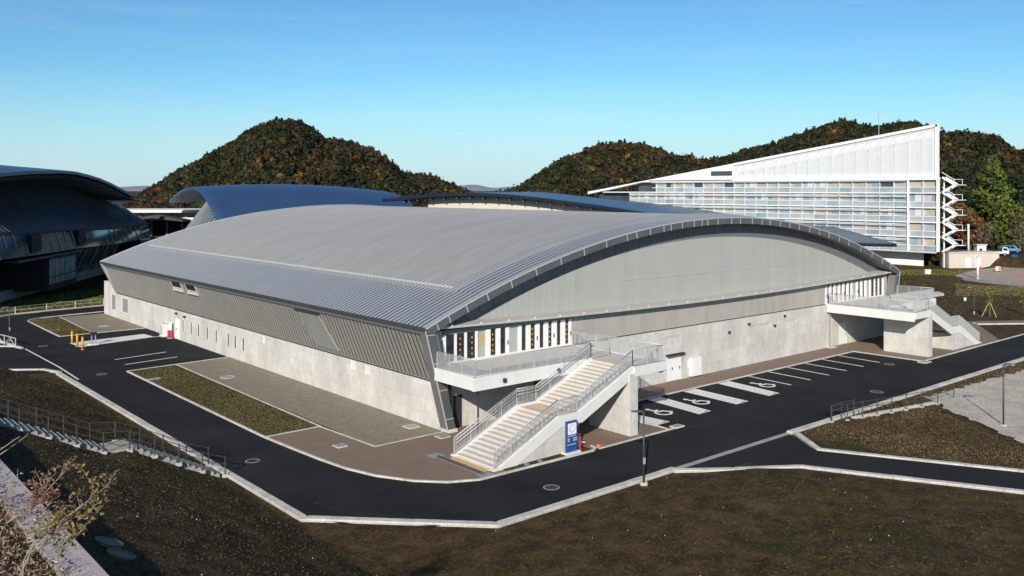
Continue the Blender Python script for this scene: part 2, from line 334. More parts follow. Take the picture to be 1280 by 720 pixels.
kerbs = [
 ([(-14.2, 36.6), (-14.2, 5), (-14.2, -8.4), (-7.7, -15), (5.4, -15)], .42, .11, -1),
 ([(17.1, -15), (60, -15), (140, -15)], .42, .1, -1),
 ([(17.3, -15.3), (14.9, -18.5), tuple(np.array([14.9, -18.5]) + d1 * 34)], .38, .09, 1),
 ([(5.2, -15.2), (8.0, -17.3), (11.4, -19.5), tuple(np.array([11.4, -19.5]) + d1 * 34)], .38, .09, -1),
 ([(-9.6, 33.6)] + arcp + [(4.4, -9.7), (4.9, -9.4), (5.0, -8.9)], .15, .1, 0),
 ([(5.0, -9.62), (12.2, -9.62)], .14, .07, 0),
 ([(11.7, -9.5), (11.75, -8.6), (11.2, -2.85), (48, -2.85), (48.2, -9.65), (66, -9.65), (140, -9.65)], .15, .08, 0),
 ([(-5.25, 33.9), (-5.6, 6.2)], .13, .08, 0), ([(-9.6, 6.2), (-5.6, 6.2), (-5.3, -.28), (0, -.28)], .12, .06, 0),
 ([(-9.6, 33.7), (-5.2, 34.0), (-.05, 34.3)], .13, .07, 0),
 ([(-5.25, 73.9), (-5.8, 57.85)], .13, .08, 0), ([(-9.2, 57.85), (-.05, 57.85)], .13, .06, 0), ([(-9.2, 57.85), (-9.1, 72.5), (-8.6, 73.8), (-7.4, 74.5), (-4, 75.2), (4, 76)], .14, .1, 0),
 ([(-14.2, 37), (-15, 39.3), (-17.5, 41.2), (-22, 42.4)], .35, .1, 0),
 ([(-14, 52.2), (-14.3, 54), (-15.8, 55.5), (-22, 57.4), (-40, 60)], .3, .12, 0), ([(-14, 52.2), (-14.6, 57.5), (-17, 64), (-24, 75)], .28, .14, 0),
 ([(-24, 81), (-12, 79), (-9, 80.6), (-4.9, 81.4), (2.5, 82.4), (20, 83)], .22, .12, 0),
 ([(76, -3.2), (81.5, -7.2), (88, -7.6)], .15, .1, 0)]
for ki, (p, wd, z, sd) in enumerate(kerbs):
    kb = struct('kerb', MB().ribbon(p, wd, -.12, z - (.02 if ki < 4 else 0), sd), 'kerb')
    if ki > 3: continue
    for a, b in zip(p[:-1], p[1:]):               # the broad outer kerbs are laid of separate stones
        a = np.array(a[:2], float); b = np.array(b[:2], float); L_ = min(np.linalg.norm(b - a), 75); d_ = (b - a) / np.linalg.norm(b - a); n_ = np.array([-d_[1], d_[0]]) * (1 if sd > 0 else -1); m = max(1, int(L_ / 1.2)); st_ = L_ / m
        for k in range(m):
            e0 = a + d_ * (k * st_ + .012 + (.1 if k == 0 else 0)); e1 = a + d_ * ((k + 1) * st_ - .012 - (.1 if k == m - 1 else 0)); zz = z + random.uniform(-.006, .006); j = random.uniform(-.006, .006)
            q = [e0 + n_ * (j + .004), e1 + n_ * (j + .004), e1 + n_ * (wd - .004 + j), e0 + n_ * (wd - .004 + j)]; MB().prism([(*c_, -.05) for c_ in (q if sd > 0 else q[::-1])], (0, 0, .05 + zz)).build('kerb_stone', random.choice(('kerb', 'kerb', 'kerb_b')), kb)
struct('gutter', MB().ribbon([(5.45, -15.2), (17.05, -15.2)], .4, -.1, .006), 'kerb')
# painted markings, parts of the road
def mark(name, path, wd): return MB().ribbon(path, wd, -.02, .008).build(name, 'paint', road)
for u in (30.3, 33.25, 36.2, 39.1, 42.05, 45.0): mark('parking_line', [(u, -3.0), (u - .25, -7.2)], .15)
for a, b in (((-8.7, 40.2), (-3.6, 41.1)), ((-8.7, 37.1), (-3.7, 37.8))): mark('parking_line', [a, b], .16)
mark('edge_line', [(-13.75, 52), (-13.6, 40), (-13.75, 33)], .14)
mark('stop_line', [(-1.4, 51.1), (.0, 50.6)], .15)
hat = [(12.0, 13.4, 11.4, 12.9), (16.6, 18.0, 17.15, 18.65), (21.1, 22.6, 21.45, 22.95), (25.3, 26.75, 25.9, 27.4)]
for a0, a1, b0, b1 in hat:
    v0, v1 = -8.25, -3.0
    q = lambda s, t: (a0 + (a1 - a0) * s) * (1 - t) + (b0 + (b1 - b0) * s) * t
    pt = lambda s, t: (q(s, t), v0 + (v1 - v0) * t)
    o = MB()
    for s in (.045, .955): o.ribbon([pt(s, 0), pt(s, 1)], .12, -.02, .008)
    o.ribbon([pt(.08, .012), pt(.92, .012)], .12, -.02, .0075)
    nb = 13
    for k in range(nb):                           # broad diagonal hatch bars, close together
        t = (k + .1) / nb
        o.prism([(*pt(.09, t), -.01), (*pt(.91, min(1, t + .05)), -.01), (*pt(.91, min(1, t + .05 + .071)), -.01), (*pt(.09, min(.99, t + .071)), -.01)], (0, 0, .0172))
    o.build('hatched_bay', 'paint', road)
mat('asphalt_worn', (.027, .0265, .027), .95, var=.5, scale=1.3, var2=.3, scale2=6, spec=.1)
for cu, cv, rr, a0, a1 in ((31, -14.5, 5.2, 20, 110), (31.1, -14.5, 6.7, 20, 105), (21, -13.8, 4.4, 30, 120), (21, -13.8, 5.8, 28, 118), (40, -15, 5, 40, 130), (40, -15, 6.4, 38, 128), (-6, -6, 8.3, 185, 250), (-6, -6, 6.9, 185, 262)):
    MB().ribbon([(cu + rr * math.cos(math.radians(a)), cv + rr * math.sin(math.radians(a))) for a in np.linspace(a0, a1, 18)], .13, -.02, .0042).build('tyre_mark', 'asphalt_worn', road)
for a, b in (((-11.9, 33), (-11.9, 5)), ((6, -12.4), (47, -12.4)), ((50, -12.3), (110, -12.3)), ((13.1, -8.75), (47.9, -8.75))): MB().ribbon([a, b], .07, -.02, .0044).build('asphalt_seam', 'asphalt_worn', road)
def wheelchair(cu, cv):
    o = MB(); T = lambda x, y: (cu + x, cv + y)
    o.disc(T(-.18, .98), .21, .008, 14)
    o.ribbon([T(-.16, .75), T(-.05, .05), T(.42, .02), T(.62, -.5), T(.82, -.44)], .22, -.01, .0082)
    o.ribbon([T(-.13, .45), T(.32, .42)], .17, -.01, .0086)
    arc = [T(.02 + .58 * math.cos(a), -.32 + .58 * math.sin(a)) for a in np.linspace(math.radians(125), math.radians(345), 16)]
    o.ribbon(arc, .2, -.01, .0079); o.build('wheelchair_symbol', 'paint', road)
for p in ((15.0, -6.0), (19.6, -5.8), (28.4, -5.7)): wheelchair(*p)
# concrete pad in the service apron
pad = MB().prism([(-9.4, 52.7, -.02), (-9.3, 49.5, -.02), (-1.4, 51.1, -.02), (-1.6, 53.7, -.02)], (0, 0, .045)); pad.build('concrete_pad', 'concrete_white', kind='structure')

# ------------------------------------------------------------------ embankment steps, retaining wall
V0, V1 = .35, 2.25
est = thing('embankment_stair', 'narrow concrete stair climbing the dark grass bank between two wire railings', 'stair', (-14.9, 1.3, 0))
u, z = -14.95, 0.0; run = .345; prof = []
for fl, n in ((0, 14), (1, 22)):
    for k in range(n):
        z += (.18, .162)[fl]; MB().box(u - run - .03, u, V0, V1, z - .35, z).build('step', 'pale_step', est); prof.append((u - run / 2, z)); u -= run
    if fl == 0: MB().box(u - 1.25, u - .005, V0, V1, z - .4, z).build('landing', 'pale_step', est); prof += [(u - .3, z), (u - 1.0, z)]; u -= 1.25
def zst(uu): return float(np.interp(-uu, [-p[0] for p in prof], [p[1] for p in prof]))
def wire_fence(pts, label, hgt=1.05, rails=(1.0, .62), group=None, name='railing', m='galv_dark', foot=True, pr=.035, clamps=True):
    t = thing(name, label, 'railing', pts[0], 0, group)
    for p in pts:
        po = MB().tube((p[0], p[1], p[2] - .1), (p[0], p[1], p[2] + hgt), pr, 6).build('post', m, t)
        if foot: MB().box(p[0] - .13, p[0] + .13, p[1] - .1, p[1] + .1, p[2] - .12, p[2] + .04).build('footing', 'kerb', t)
        if clamps:
            for r in rails: MB().box(p[0] - .042, p[0] + .042, p[1] - .042, p[1] + .042, p[2] + r - .03, p[2] + r + .04).build('clamp', 'galv_dark', po)
    for r in rails:
        o = MB()
        for a, b in zip(pts[:-1], pts[1:]): o.tube((a[0], a[1], a[2] + r), (b[0], b[1], b[2] + r), .022, 5)
        o.build('rail', m, t)
    return t
fu = [-14.75 - k * 1.28 for k in range(10)]
for vv, nm in ((V0 - .25, 'wire railing along the side of the bank stair away from the hall'), (V1 + .25, 'wire railing along the side of the bank stair towards the service apron')):
    wire_fence([(x, vv, max(0, zst(x) - .05)) for x in fu], nm)
rw = thing('retaining_wall', 'low concrete retaining wall with broad pinkish coping below the dry shrubs', 'wall', (WALL_U, -30, 5))
MB().box(WALL_U - .55, WALL_U + .02, -48, 3, 4.6, 6.1).build('wall', 'concrete', rw)
for k in range(17): MB().box(WALL_U - .78, WALL_U + .12, -48 + k * 3, -48 + k * 3 + 2.985, 6.1, 6.24).build('coping', 'coping', rw)
for k, (px, py) in enumerate(((136, 677), (151, 692))):
    # round catch basins lying in the bank
    uu = -26.9; 
    for it in range(6):
        vv, zz = PU(px, py, uu); uu += (zz - (terrain(uu, vv) + .06)) * .5
    z0 = float(terrain(uu, vv)) + .06; t = thing('catch_basin', ['round catch basin with concrete rim set in the bank, beside its twin', 'round catch basin with concrete rim set in the bank, nearer the pale coping end'][k], 'drain', (uu, vv, z0), 0, 'catch basins in the bank', world=False)
    a = MB().ring((0, 0), .36, .43, -.3, .03); a.build('rim', 'brown_pave', t)
    a = MB().cyl((0, 0), .36, -.3, .015, 18).build('lid', 'iron', t)
    t.rotation_euler = (0, math.atan(.4), 0)

# ------------------------------------------------------------------ the sports hall
RA, UC, ZP = 81.0, 30.0, 13.52
def zr(u, off=0.0):                               # roof arc, offset along its normal
    r = RA + off; return ZP - RA + math.sqrt(r * r - (u - UC) ** 2)
def arcpt(a, off=0.0): return (UC + (RA + off) * math.sin(a), ZP - RA + (RA + off) * math.cos(a))
AE = math.asin(31.8 / RA)                         # half angle to the eaves
VF, VB = -.75, 69.3
hall = thing('sports_hall', 'long silver sports hall with arched ribbed metal roof on a pale concrete base', 'building', (30, 34, 0))
def ribbed(u0, u1, v0, v1, off, pitch, h, nseg, name, m, parent=hall):
    """arched sheet with standing ribs running up the arc"""
    a0, a1 = math.asin((u0 - UC) / RA), math.asin((u1 - UC) / RA); A = np.linspace(a0, a1, nseg + 1)
    n = max(1, int(round((v1 - v0) / pitch))); p = (v1 - v0) / n; pv, ph = [], []
    for k in range(n):
        b = v0 + k * p
        for d, hh in ((.0, 0), (.47, 0), (.53, h), (.94, h)): pv.append(b + d * p); ph.append(hh)
    pv.append(v1); ph.append(0); pv = np.array(pv); ph = np.array(ph)
    AA, PV_ = np.meshgrid(A, pv, indexing='ij'); PH = np.broadcast_to(ph, AA.shape); r = RA + off + PH
    V = np.c_[(UC + r * np.sin(AA)).ravel(), PV_.ravel(), (ZP - RA + r * np.cos(AA)).ravel()]
    ni, nj = AA.shape; ix = np.arange(ni * nj).reshape(ni, nj)
    f = np.stack([ix[:-1, :-1], ix[1:, :-1], ix[1:, 1:], ix[:-1, 1:]], -1).reshape(-1, 4)
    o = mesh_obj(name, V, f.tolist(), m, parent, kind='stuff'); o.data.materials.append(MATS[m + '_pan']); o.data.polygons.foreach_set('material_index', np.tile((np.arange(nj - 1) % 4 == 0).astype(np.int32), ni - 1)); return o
roof = MB()                                       # closed shell under the ribbed sheets
A = np.linspace(-AE, AE, 49); top = [arcpt(a, -.03) for a in A]; bot = [arcpt(a, -.5) for a in A]
for i in range(48):
    roof.hexa([(bot[i][0], VF + .06, bot[i][1]), (bot[i + 1][0], VF + .06, bot[i + 1][1]), (bot[i + 1][0], VB - .06, bot[i + 1][1]), (bot[i][0], VB - .06, bot[i][1]),
               (top[i][0], VF + .06, top[i][1]), (top[i + 1][0], VF + .06, top[i + 1][1]), (top[i + 1][0], VB - .06, top[i + 1][1]), (top[i][0], VB - .06, top[i][1])])
roof = roof.build('roof', 'panel_grey', hall)
ME = 3.0
ribbed(-1.78, ME, VF + .12, VB - .12, 0, .5, .035, 6, 'roof_sheet', 'roof_low', roof)
ribbed(57, 61.78, VF + .12, VB - .12, 0, .5, .035, 6, 'roof_sheet', 'roof_low', roof)
ribbed(ME, 57, VF + .12, 2.6, 0, .5, .035, 40, 'roof_sheet', 'roof_low', roof)
ribbed(ME, 57, 66.2, VB - .12, 0, .5, .035, 40, 'roof_sheet', 'roof_low', roof)
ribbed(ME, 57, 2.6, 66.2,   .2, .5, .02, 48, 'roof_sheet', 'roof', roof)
def arc_strip(mb, a0, a1, n, o0, o1, v0, v1):
    for i in range(n):
        p, q = a0 + (a1 - a0) * i / n, a0 + (a1 - a0) * (i + 1) / n
        P = [arcpt(p, o0), arcpt(q, o0), arcpt(p, o1), arcpt(q, o1)]
        mb.hexa([(P[0][0], v0, P[0][1]), (P[1][0], v0, P[1][1]), (P[1][0], v1, P[1][1]), (P[0][0], v1, P[0][1]), (P[2][0], v0, P[2][1]), (P[3][0], v0, P[3][1]), (P[3][0], v1, P[3][1]), (P[2][0], v1, P[2][1])])
    return mb
am = math.asin((ME - UC) / RA)
arc_strip(MB(), am, -am, 48, -.02, .34, 2.40, 2.62).build('roof_flashing', 'roof_low', roof)
arc_strip(MB(), am, -am, 48, -.02, .34, 66.18, 66.4).build('roof_flashing', 'galv', roof)
arc_strip(MB(), am - .0022, am + .0014, 1, -.02, .215, 2.5, 66.3).build('roof_flashing', 'galv', roof)
arc_strip(MB(), -am - .0014, -am + .0022, 1, -.02, .215, 2.5, 66.3).build('roof_flashing', 'galv', roof)
c = MB()                                          # rib ends along the step between main roof and eaves strip
for k in range(127): c.box(ME - .2, ME + .08, 2.7 + k * .5, 2.7 + k * .5 + .22, zr(ME) + .03, zr(ME) + .3)
c.build('rib_end', 'edge_steel', roof, kind='stuff')
arc_strip(MB(), -AE, AE, 60, .0, .1, VF - .03, VF + .14).build('roof_edge', 'roof_low', roof)
arc_strip(MB(), -AE, AE, 60, .0, .12, VB - .14, VB + .03).build('roof_edge', 'edge_steel', roof)
for s, (u0, u1) in ((0, (-1.86, -1.74)), (1, (61.74, 61.86))): MB().box(u0, u1, VF, VB, zr(-1.75) - .16, zr(-1.75) + .05).build('gutter', 'galv_dark', roof)
# fascia panels round the near arch, with pale cover strips at the joints
fas = arc_strip(MB(), -AE, AE, 60, -.5, -.02, VF - .005, VF + .05).build('fascia', 'dark', hall)
px_j = [545, 560, 582, 608, 638, 669, 700, 729, 757, 783, 795, 812, 829, 838, 852, 867, 877, 884, 897, 914, 925, 940, 952, 962, 975, 987, 999, 1012, 1024, 1036, 1049, 1061, 1076, 1090, 1103, 1113]
ang = [-AE] + [math.asin((PV(x, 300, VF)[0] - UC) / RA) for x in px_j] + [AE]
for i, (a0, a1) in enumerate(zip(ang[:-1], ang[1:])):
    arc_strip(MB(), a0 + .0006, a1 - .0006, 2, -.53, -.01, VF - .06, VF - .008).build('fascia_panel', 'fascia', fas)
    arc_strip(MB(), a1 - .0004, a1 + .0004, 1, -.54, .0, VF - .07, VF - .007).build('cover_strip', 'edge_steel', fas)
arc_strip(MB(), -AE, AE, 60, -.022, .03, VF - .085, VF - .03).build('cover_strip', 'edge_steel', fas)
def leg(sg):                                      # slanting end frame of the arch
    X = lambda x: x if sg > 0 else 60 - x
    us_, ub = -1.82, .02; zt = zr(-1.8) - .0; wdt = .62; o = None
    lean = lambda z: ub + (us_ - ub) * z / zt
    pc = lambda z: (lean(z), lean(z) + wdt)
    k = MB(); A4 = [(X(pc(0)[0]), pc(0)[0])]
    b0, b1 = pc(.25), pc(zt - .42)
    pts = [(X(b0[0]), VF + .02, .25), (X(b0[1]), VF + .02, .25), (X(b1[1] + .25), VF + .02, zt - .42), (X(b1[0]), VF + .02, zt - .42)]
    o = k.prism(pts if sg > 0 else pts[::-1], (0, .8, 0)).build('end_frame', 'panel_grey', hall)
    zs = [.25, .95, 2.9, 4.7, 6.6]
    for z0, z1 in zip(zs[:-1], zs[1:]):
        a, b = pc(z0 + .03), pc(z1 - .03); q = [(X(a[0] - .02), VF - .05, z0 + .03), (X(a[1]), VF - .05, z0 + .03), (X(b[1]), VF - .05, z1 - .03), (X(b[0] - .02), VF - .05, z1 - .03)]
        MB().prism(q if sg > 0 else q[::-1], (0, .06, 0)).build('fascia_panel', 'fascia', o)
        a = pc(z1); MB().beam((X(a[0] - .02), VF - .04, z1), (X(a[1]), VF - .04, z1), .07, .05).build('cover_strip', 'edge_steel', o)
    a, b = pc(.25), pc(6.9); MB().beam((X(a[0] - .04), VF - .04, .25), (X(b[0] - .04), VF - .04, 6.9), .08, .06).build('cover_strip', 'edge_steel', o)
    f0, f1 = pc(0), pc(.25); MB().hexa([(X(f0[0] - .05), VF - .1, 0), (X(f0[1] + .1), VF - .1, 0), (X(f0[1] + .1), .3, 0), (X(f0[0] - .05), .3, 0), (X(f1[0] - .05), VF - .1, .25), (X(f1[1] + .1), VF - .1, .25), (X(f1[1] + .1), .3, .25), (X(f1[0] - .05), .3, .25)]).build('footing', 'concrete', o)
leg(1); leg(-1)
# --- side wall: concrete base in cast lengths with narrow windows
HB = 3.2
def cells(mb, a0, a1, z0, z1, ops, put):
    xs = sorted({a0, a1, *[x for o in ops for x in o[:2] if a0 < x < a1]}); zs = sorted({z0, z1, *[x for o in ops for x in o[2:] if z0 < x < z1]})
    for i in range(len(xs) - 1):
        for j in range(len(zs) - 1):
            cx, cz = (xs[i] + xs[i + 1]) / 2, (zs[j] + zs[j + 1]) / 2
            if not any(o[0] < cx < o[1] and o[2] < cz < o[3] for o in ops): put(mb, xs[i], xs[i + 1], zs[j], zs[j + 1])
slit = [(v - .22, v + .22, .98, 2.28) for v in (46.3, 44.0, 42.05, 39.75, 37.5, 34.6, 33.0, 31.2)]
louv = [(69.0, 70.7, .9, 2.85), (64.2, 66.5, 1.0, 2.78)]
niche = [(11.0, 11.75, 2.35, 3.05), (9.0, 9.75, 2.3, 3.0), (26.6, 27.1, 2.3, 3.0)]
sdoor = [(47.2, 48.6, .03, 2.2)]
ops = slit + louv + niche + sdoor
side = MB().box(.12, .4, -.6, 73.8, 0, HB - .02).build('side_wall', 'dark', hall)
joints = [-.55, 5.8, 10.4, 15.2, 21.4, 25, 29.6, 36.1, 40.9, 45.2, 52.2, 57.9, 63.2, 68.6]
for a, b in zip(joints[:-1], joints[1:]):
    m_ = MB(); cells(m_, a + .012, b - .012, 0, HB, ops, lambda mb, x0, x1, z0, z1: mb.box(0, .3, x0, x1, z0, z1)); m_.build('cast_panel', 'concrete', side)
m_ = MB(); cells(m_, 68.62, 73.8, 0, 4.25, ops, lambda mb, x0, x1, z0, z1: mb.box(0, .3, x0, x1, z0, z1)); m_.box(.3, 60, 73.5, 73.8, 0, 4.25); m_.box(.3, 60, 68.7, 73.5, 4.1, 4.2); m_.build('cast_panel', 'concrete', side)
def win(parent, v0, v1, z0, z1, fm, pm, bars=0, t=.05):
    f = MB(); u0, u1 = -.02, .06
    f.box(u0, u1, v0, v0 + t, z0, z1); f.box(u0, u1, v1 - t, v1, z0, z1); f.box(u0, u1, v0 + t, v1 - t, z1 - t, z1); f.box(u0 - .03, u1, v0 + t, v1 - t, z0, z0 + t)
    f = f.build('window', fm, parent); MB().box(.035, .055, v0 + t, v1 - t, z0 + t, z1 - t).build('pane', pm, f)
    for k in range(bars): zz = z0 + t + (z1 - z0 - 2 * t) * (k + .5) / bars; MB().add([(-.01, v0 + t, zz - .05), (-.01, v1 - t, zz - .05), (.03, v1 - t, zz + .05), (.03, v0 + t, zz + .05)], [(0, 1, 2, 3)]).build('slat', 'grey_door', f)
for o in slit: win(side, *o, 'concrete_white', 'dark', t=.035)
for o in louv: win(side, *o, 'white_paint', 'grey_door', 14)
for o in niche: MB().box(.05, .14, *o).build('blank_niche', 'concrete_white', side)
d = MB().box(.06, .12, *sdoor[0]).build('door', 'white_paint', side); MB().box(.0, .06, 48.25, 48.4, 1.0, 1.1).build('handle', 'galv_dark', d)
for v, zz in ((48.0, 2.75), (45.6, 2.65)): MB().box(-.25, 0, v - .12, v + .12, zz - .08, zz + .1).build('wall_lamp', 'iron', side)
# --- leaning ribbed cladding above the base
CU, CZ = -1.52, zr(-1.75) - .12
def clad(sg, name):
    X = lambda x: x if sg > 0 else 60 - x
    n = int(68.6 / .5); pt = 68.6 / n; vs2, hh = [], []
    for k in range(n):
        for d, h in ((0, 0), (.46, 0), (.5, .06), (.94, .06)): vs2.append(-.0 + (k + d) * pt); hh.append(h)
    vs2.append(68.6); hh.append(0); V = []; dx, dz = CU, CZ - HB; ln = math.hypot(dx, dz); nx, nz_ = -dz / ln, dx / ln
    for t in (0, 1):
        for v, h in zip(vs2, hh): V.append((X(dx * t + nx * h - .03), v, HB + .02 + dz * t + nz_ * h))
    m = len(vs2); fs = [(i, i + 1, m + i + 1, m + i) if sg < 0 else (i + 1, i, m + i, m + i + 1) for i in range(m - 1)]
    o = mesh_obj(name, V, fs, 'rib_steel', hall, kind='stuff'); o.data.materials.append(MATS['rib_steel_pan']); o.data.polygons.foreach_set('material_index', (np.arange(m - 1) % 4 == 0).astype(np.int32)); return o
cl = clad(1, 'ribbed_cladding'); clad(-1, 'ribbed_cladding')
def cpt(t, v, h): dx, dz = CU, CZ - HB; ln = math.hypot(dx, dz); return (dx * t - dz / ln * h - .03, v, HB + .02 + dz * t + dx / ln * h)
MB().hexa([cpt(.09, 13.1, 0), cpt(.09, 16.6, 0), cpt(.84, 17.9, 0), cpt(.84, 14.4, 0), cpt(.09, 13.1, .12), cpt(.09, 16.6, .12), cpt(.84, 17.9, .12), cpt(.84, 14.4, .12)]).build('access_panel', 'grey_door', hall)
MB().hexa([cpt(.845, 14.2, .0), cpt(.845, 18.1, .0), cpt(.875, 18.1, .0), cpt(.875, 14.2, .0), cpt(.845, 14.2, .2), cpt(.845, 18.1, .2), cpt(.875, 18.1, .2), cpt(.875, 14.2, .2)]).build('panel_hood', 'galv_dark', hall)
for v0, v1 in ((43.2, 45.9), (39.3, 41.9)):
    def slab(t0, t1, h0, h1, name, m, parent, a=v0, b=v1, tip=None):
        q = [cpt(t0, a, h0), cpt(t0, b, h0), cpt(t1, b, h0), cpt(t1, a, h0), cpt(t0, a, h1), cpt(t0, b, h1), cpt(t1, b, tip or h1), cpt(t1, a, tip or h1)]; return MB().hexa(q).build(name, m, parent)
    f = slab(.62, .9, .0, .085, 'hopper_window', 'dark', hall)
    slab(.62, .655, .087, .11, 'sill', 'edge_steel', f, tip=.3); slab(.62, .74, .09, .1, 'pane', 'beige', f, v0 + .05, v1 - .05)
    for vv in (v0, v1): MB().beam(cpt(.61, vv, .06), cpt(.91, vv, .06), .08, .14).build('frame', 'edge_steel', f)
MB().beam(cpt(-.02, 0, .02), cpt(-.02, 68.6, .02), .1, .06).build('drip_edge', 'galv_dark', hall)
for sg in (1, -1):                                # far end frame and the pale end wall
    X = lambda x: x if sg > 0 else 60 - x
    a = [(X(-.02), 68.6, HB), (X(.3), 68.6, HB), (X(-1.3), 68.6, 6.95), (X(-1.85), 68.6, 6.95)]
    MB().prism(a if sg > 0 else a[::-1], (0, .7, 0)).build('end_frame', 'edge_steel', hall)
fg = [(0.1, 69.0, 4.1)] + [(arcpt(a, -.45)[0], 69.0, arcpt(a, -.45)[1]) for a in np.linspace(-AE * .97, AE * .97, 30)] + [(59.9, 69.0, 4.1)]
MB().prism(fg, (0, .2, 0)).build('end_wall', 'panel_light', hall)
# --- gable: concrete base, tan panels, arched light panels, canopy, ribbon windows
ZC = 4.36
gd = [(23.0, 24.9, .03, 2.15), (.95, 1.75, .03, 2.2), (50.3, 51.9, .03, 2.3), (8.2, 8.9, .03, 2.1)]
gn = [(22.9, 24.8, 2.95, 3.75), (34.6, 38.0, 3.15, 3.5), (40.2, 42.4, 3.1, 3.45)]
gab = MB().box(.4, 59.6, .12, .5, 0, ZC - .05).build('gable_base', 'dark', hall)
gj = [.3, 6, 12, 18, 22.5, 26, 31, 36.5, 42, 48, 54, 59.7]
for a, b in zip(gj[:-1], gj[1:]):
    m_ = MB(); cells(m_, a + .012, b - .012, 0, ZC, gd + gn, lambda mb, x0, x1, z0, z1: mb.box(x0, x1, 0, .3, z0, z1)); m_.build('cast_panel', 'concrete', gab)
for a, b, z0, z1 in gn: MB().box(a, b, .05, .13, z0, z1).build('blank_niche', 'concrete', gab)
for i, (a, b, z0, z1) in enumerate(gd):
    if i in (1, 3): MB().box(a, b, .06, .12, z0, z1).build('door', 'iron', gab); continue
    n = 2 if i == 0 else 1
    for k in range(n):
        x0, x1 = a + (b - a) * k / n + .02, a + (b - a) * (k + 1) / n - .02
        d = MB().box(x0, x1, .05, .115, z0, z1 - .04).build('door', 'white_paint', gab); MB().box(x1 - .2, x1 - .12, .0, .05, .95, 1.15).build('handle', 'galv_dark', d)
MB().box(22.85, 25.05, -.35, -.01, 2.2, 2.3).build('door_hood', 'dark', gab)
for u, zz in ((31.5, 3.3), (34.5, 3.75), (38.6, 3.2), (40.3, 3.95), (21.7, 2.9)): MB().box(u - .09, u + .09, -.2, -.01, zz - .09, zz + .09).build('wall_lamp', 'iron', gab)
for u in (48.35, 11.6): MB().tube((u, -.14, 0), (u, -.14, ZC - .1), .055, 8).build('downpipe', 'galv', gab); MB().box(u - .5, u + .5, -.6, -.02, 0, .1).build('splash_block', 'kerb', gab)
o = MB().box(25.9, 27.2, -.35, -.02, .15, 1.7); o = o.build('meter_cabinet', 'white_paint', gab); MB().tube((25.7, -.1, .9), (25.7, -.1, 1.5), .05, 6).build('pipe', 'white_paint', gab)
def zc(u): return 7.0 - .46 * math.sin(math.pi * min(max((u + 1.2) / 62.4, 0), 1)) ** 1.0
def vcn(u): return -.42 - .12 * math.sin(math.pi * min(max((u + 1.2) / 62.4, 0), 1))
tanw = MB().box(11.9, 48.1, .22, .4, ZC - .1, 6.58).build('upper_wall', 'dark', hall)
n = 60
for k in range(n):
    a, b = 12.2 + 35.6 * k / n, 12.2 + 35.6 * (k + 1) / n; MB().box(a + .008, b - .008, .1, .2, ZC + .07, 6.56).build('panel', random.choice(('panel_tan', 'panel_tan_b')), tanw)
MB().box(12.2, 47.8, .06, .3, ZC + .005, ZC + .06).build('drip_edge', 'iron', tanw)
gw = MB().prism([(arcpt(-AE * .985, -.4)[0], .55, 6.6)] + [(arcpt(a, -.4)[0], .55, arcpt(a, -.4)[1]) for a in np.linspace(-AE * .985, AE * .985, 50)] + [(arcpt(AE * .985, -.4)[0], .55, 6.6)], (0, .15, 0)).build('gable_wall', 'panel_grey', hall)
nb = 44                                           # dark radial band panels round the arch
for k in range(nb):
    a0, a1 = -AE * .975 + AE * 1.95 * k / nb, -AE * .975 + AE * 1.95 * (k + 1) / nb
    P = [arcpt(a0 + .0003, -2.6), arcpt(a1 - .0003, -2.6), arcpt(a1 - .0003, -.42), arcpt(a0 + .0003, -.42)]; lim = lambda p: max(p[1], zc(p[0]) + .08)
    MB().prism([(p[0], .42, lim(p)) for p in P], (0, .1, 0)).build('panel', 'panel_grey', gw)
npn = 90; UL, UR = 3.2, 57.0
for k in range(npn):                              # light panels
    a, b = UL + (UR - UL) * k / npn + .013, UL + (UR - UL) * (k + 1) / npn - .013
    za, zb = zr(a, -1.72), zr(b, -1.72)
    MB().prism([(a, .34, zc(a) + .06), (b, .34, zc(b) + .06), (b, .34, zb), (a, .34, za)], (0, .07, 0)).build('panel', random.choice(('panel_light', 'panel_light', 'panel_light_b', 'panel_light_c')), gw)
MB().beam((16.9, .325, 8.78), (43, .325, 8.76), .03, .05).build('joint_strip', 'edge_steel', gw)
cn = MB(); uu = np.linspace(-1.2, 61.2, 53)
for a, b in zip(uu[:-1], uu[1:]):
    cn.hexa([(a, vcn(a), zc(a) - .1), (b, vcn(b), zc(b) - .1), (b, .42, zc(b) - .02), (a, .42, zc(a) - .02), (a, vcn(a), zc(a) - .02), (b, vcn(b), zc(b) - .02), (b, .42, zc(b) + .2), (a, .42, zc(a) + .2)])
cn = cn.build('canopy', 'panel_tan', hall)
e = MB()
for a, b in zip(uu[:-1], uu[1:]): e.beam((a, vcn(a) - .03, zc(a) - .06), (b, vcn(b) - .03, zc(b) - .06), .06, .16)
e.build('edge_trim', 'edge_steel', cn)
for a in np.arange(.5, 60.5, 2.45): MB().box(a - .05, a + .05, vcn(a) - .1, vcn(a) - .055, zc(a) - .02, zc(a) + .1).build('stud', 'white_paint', cn)
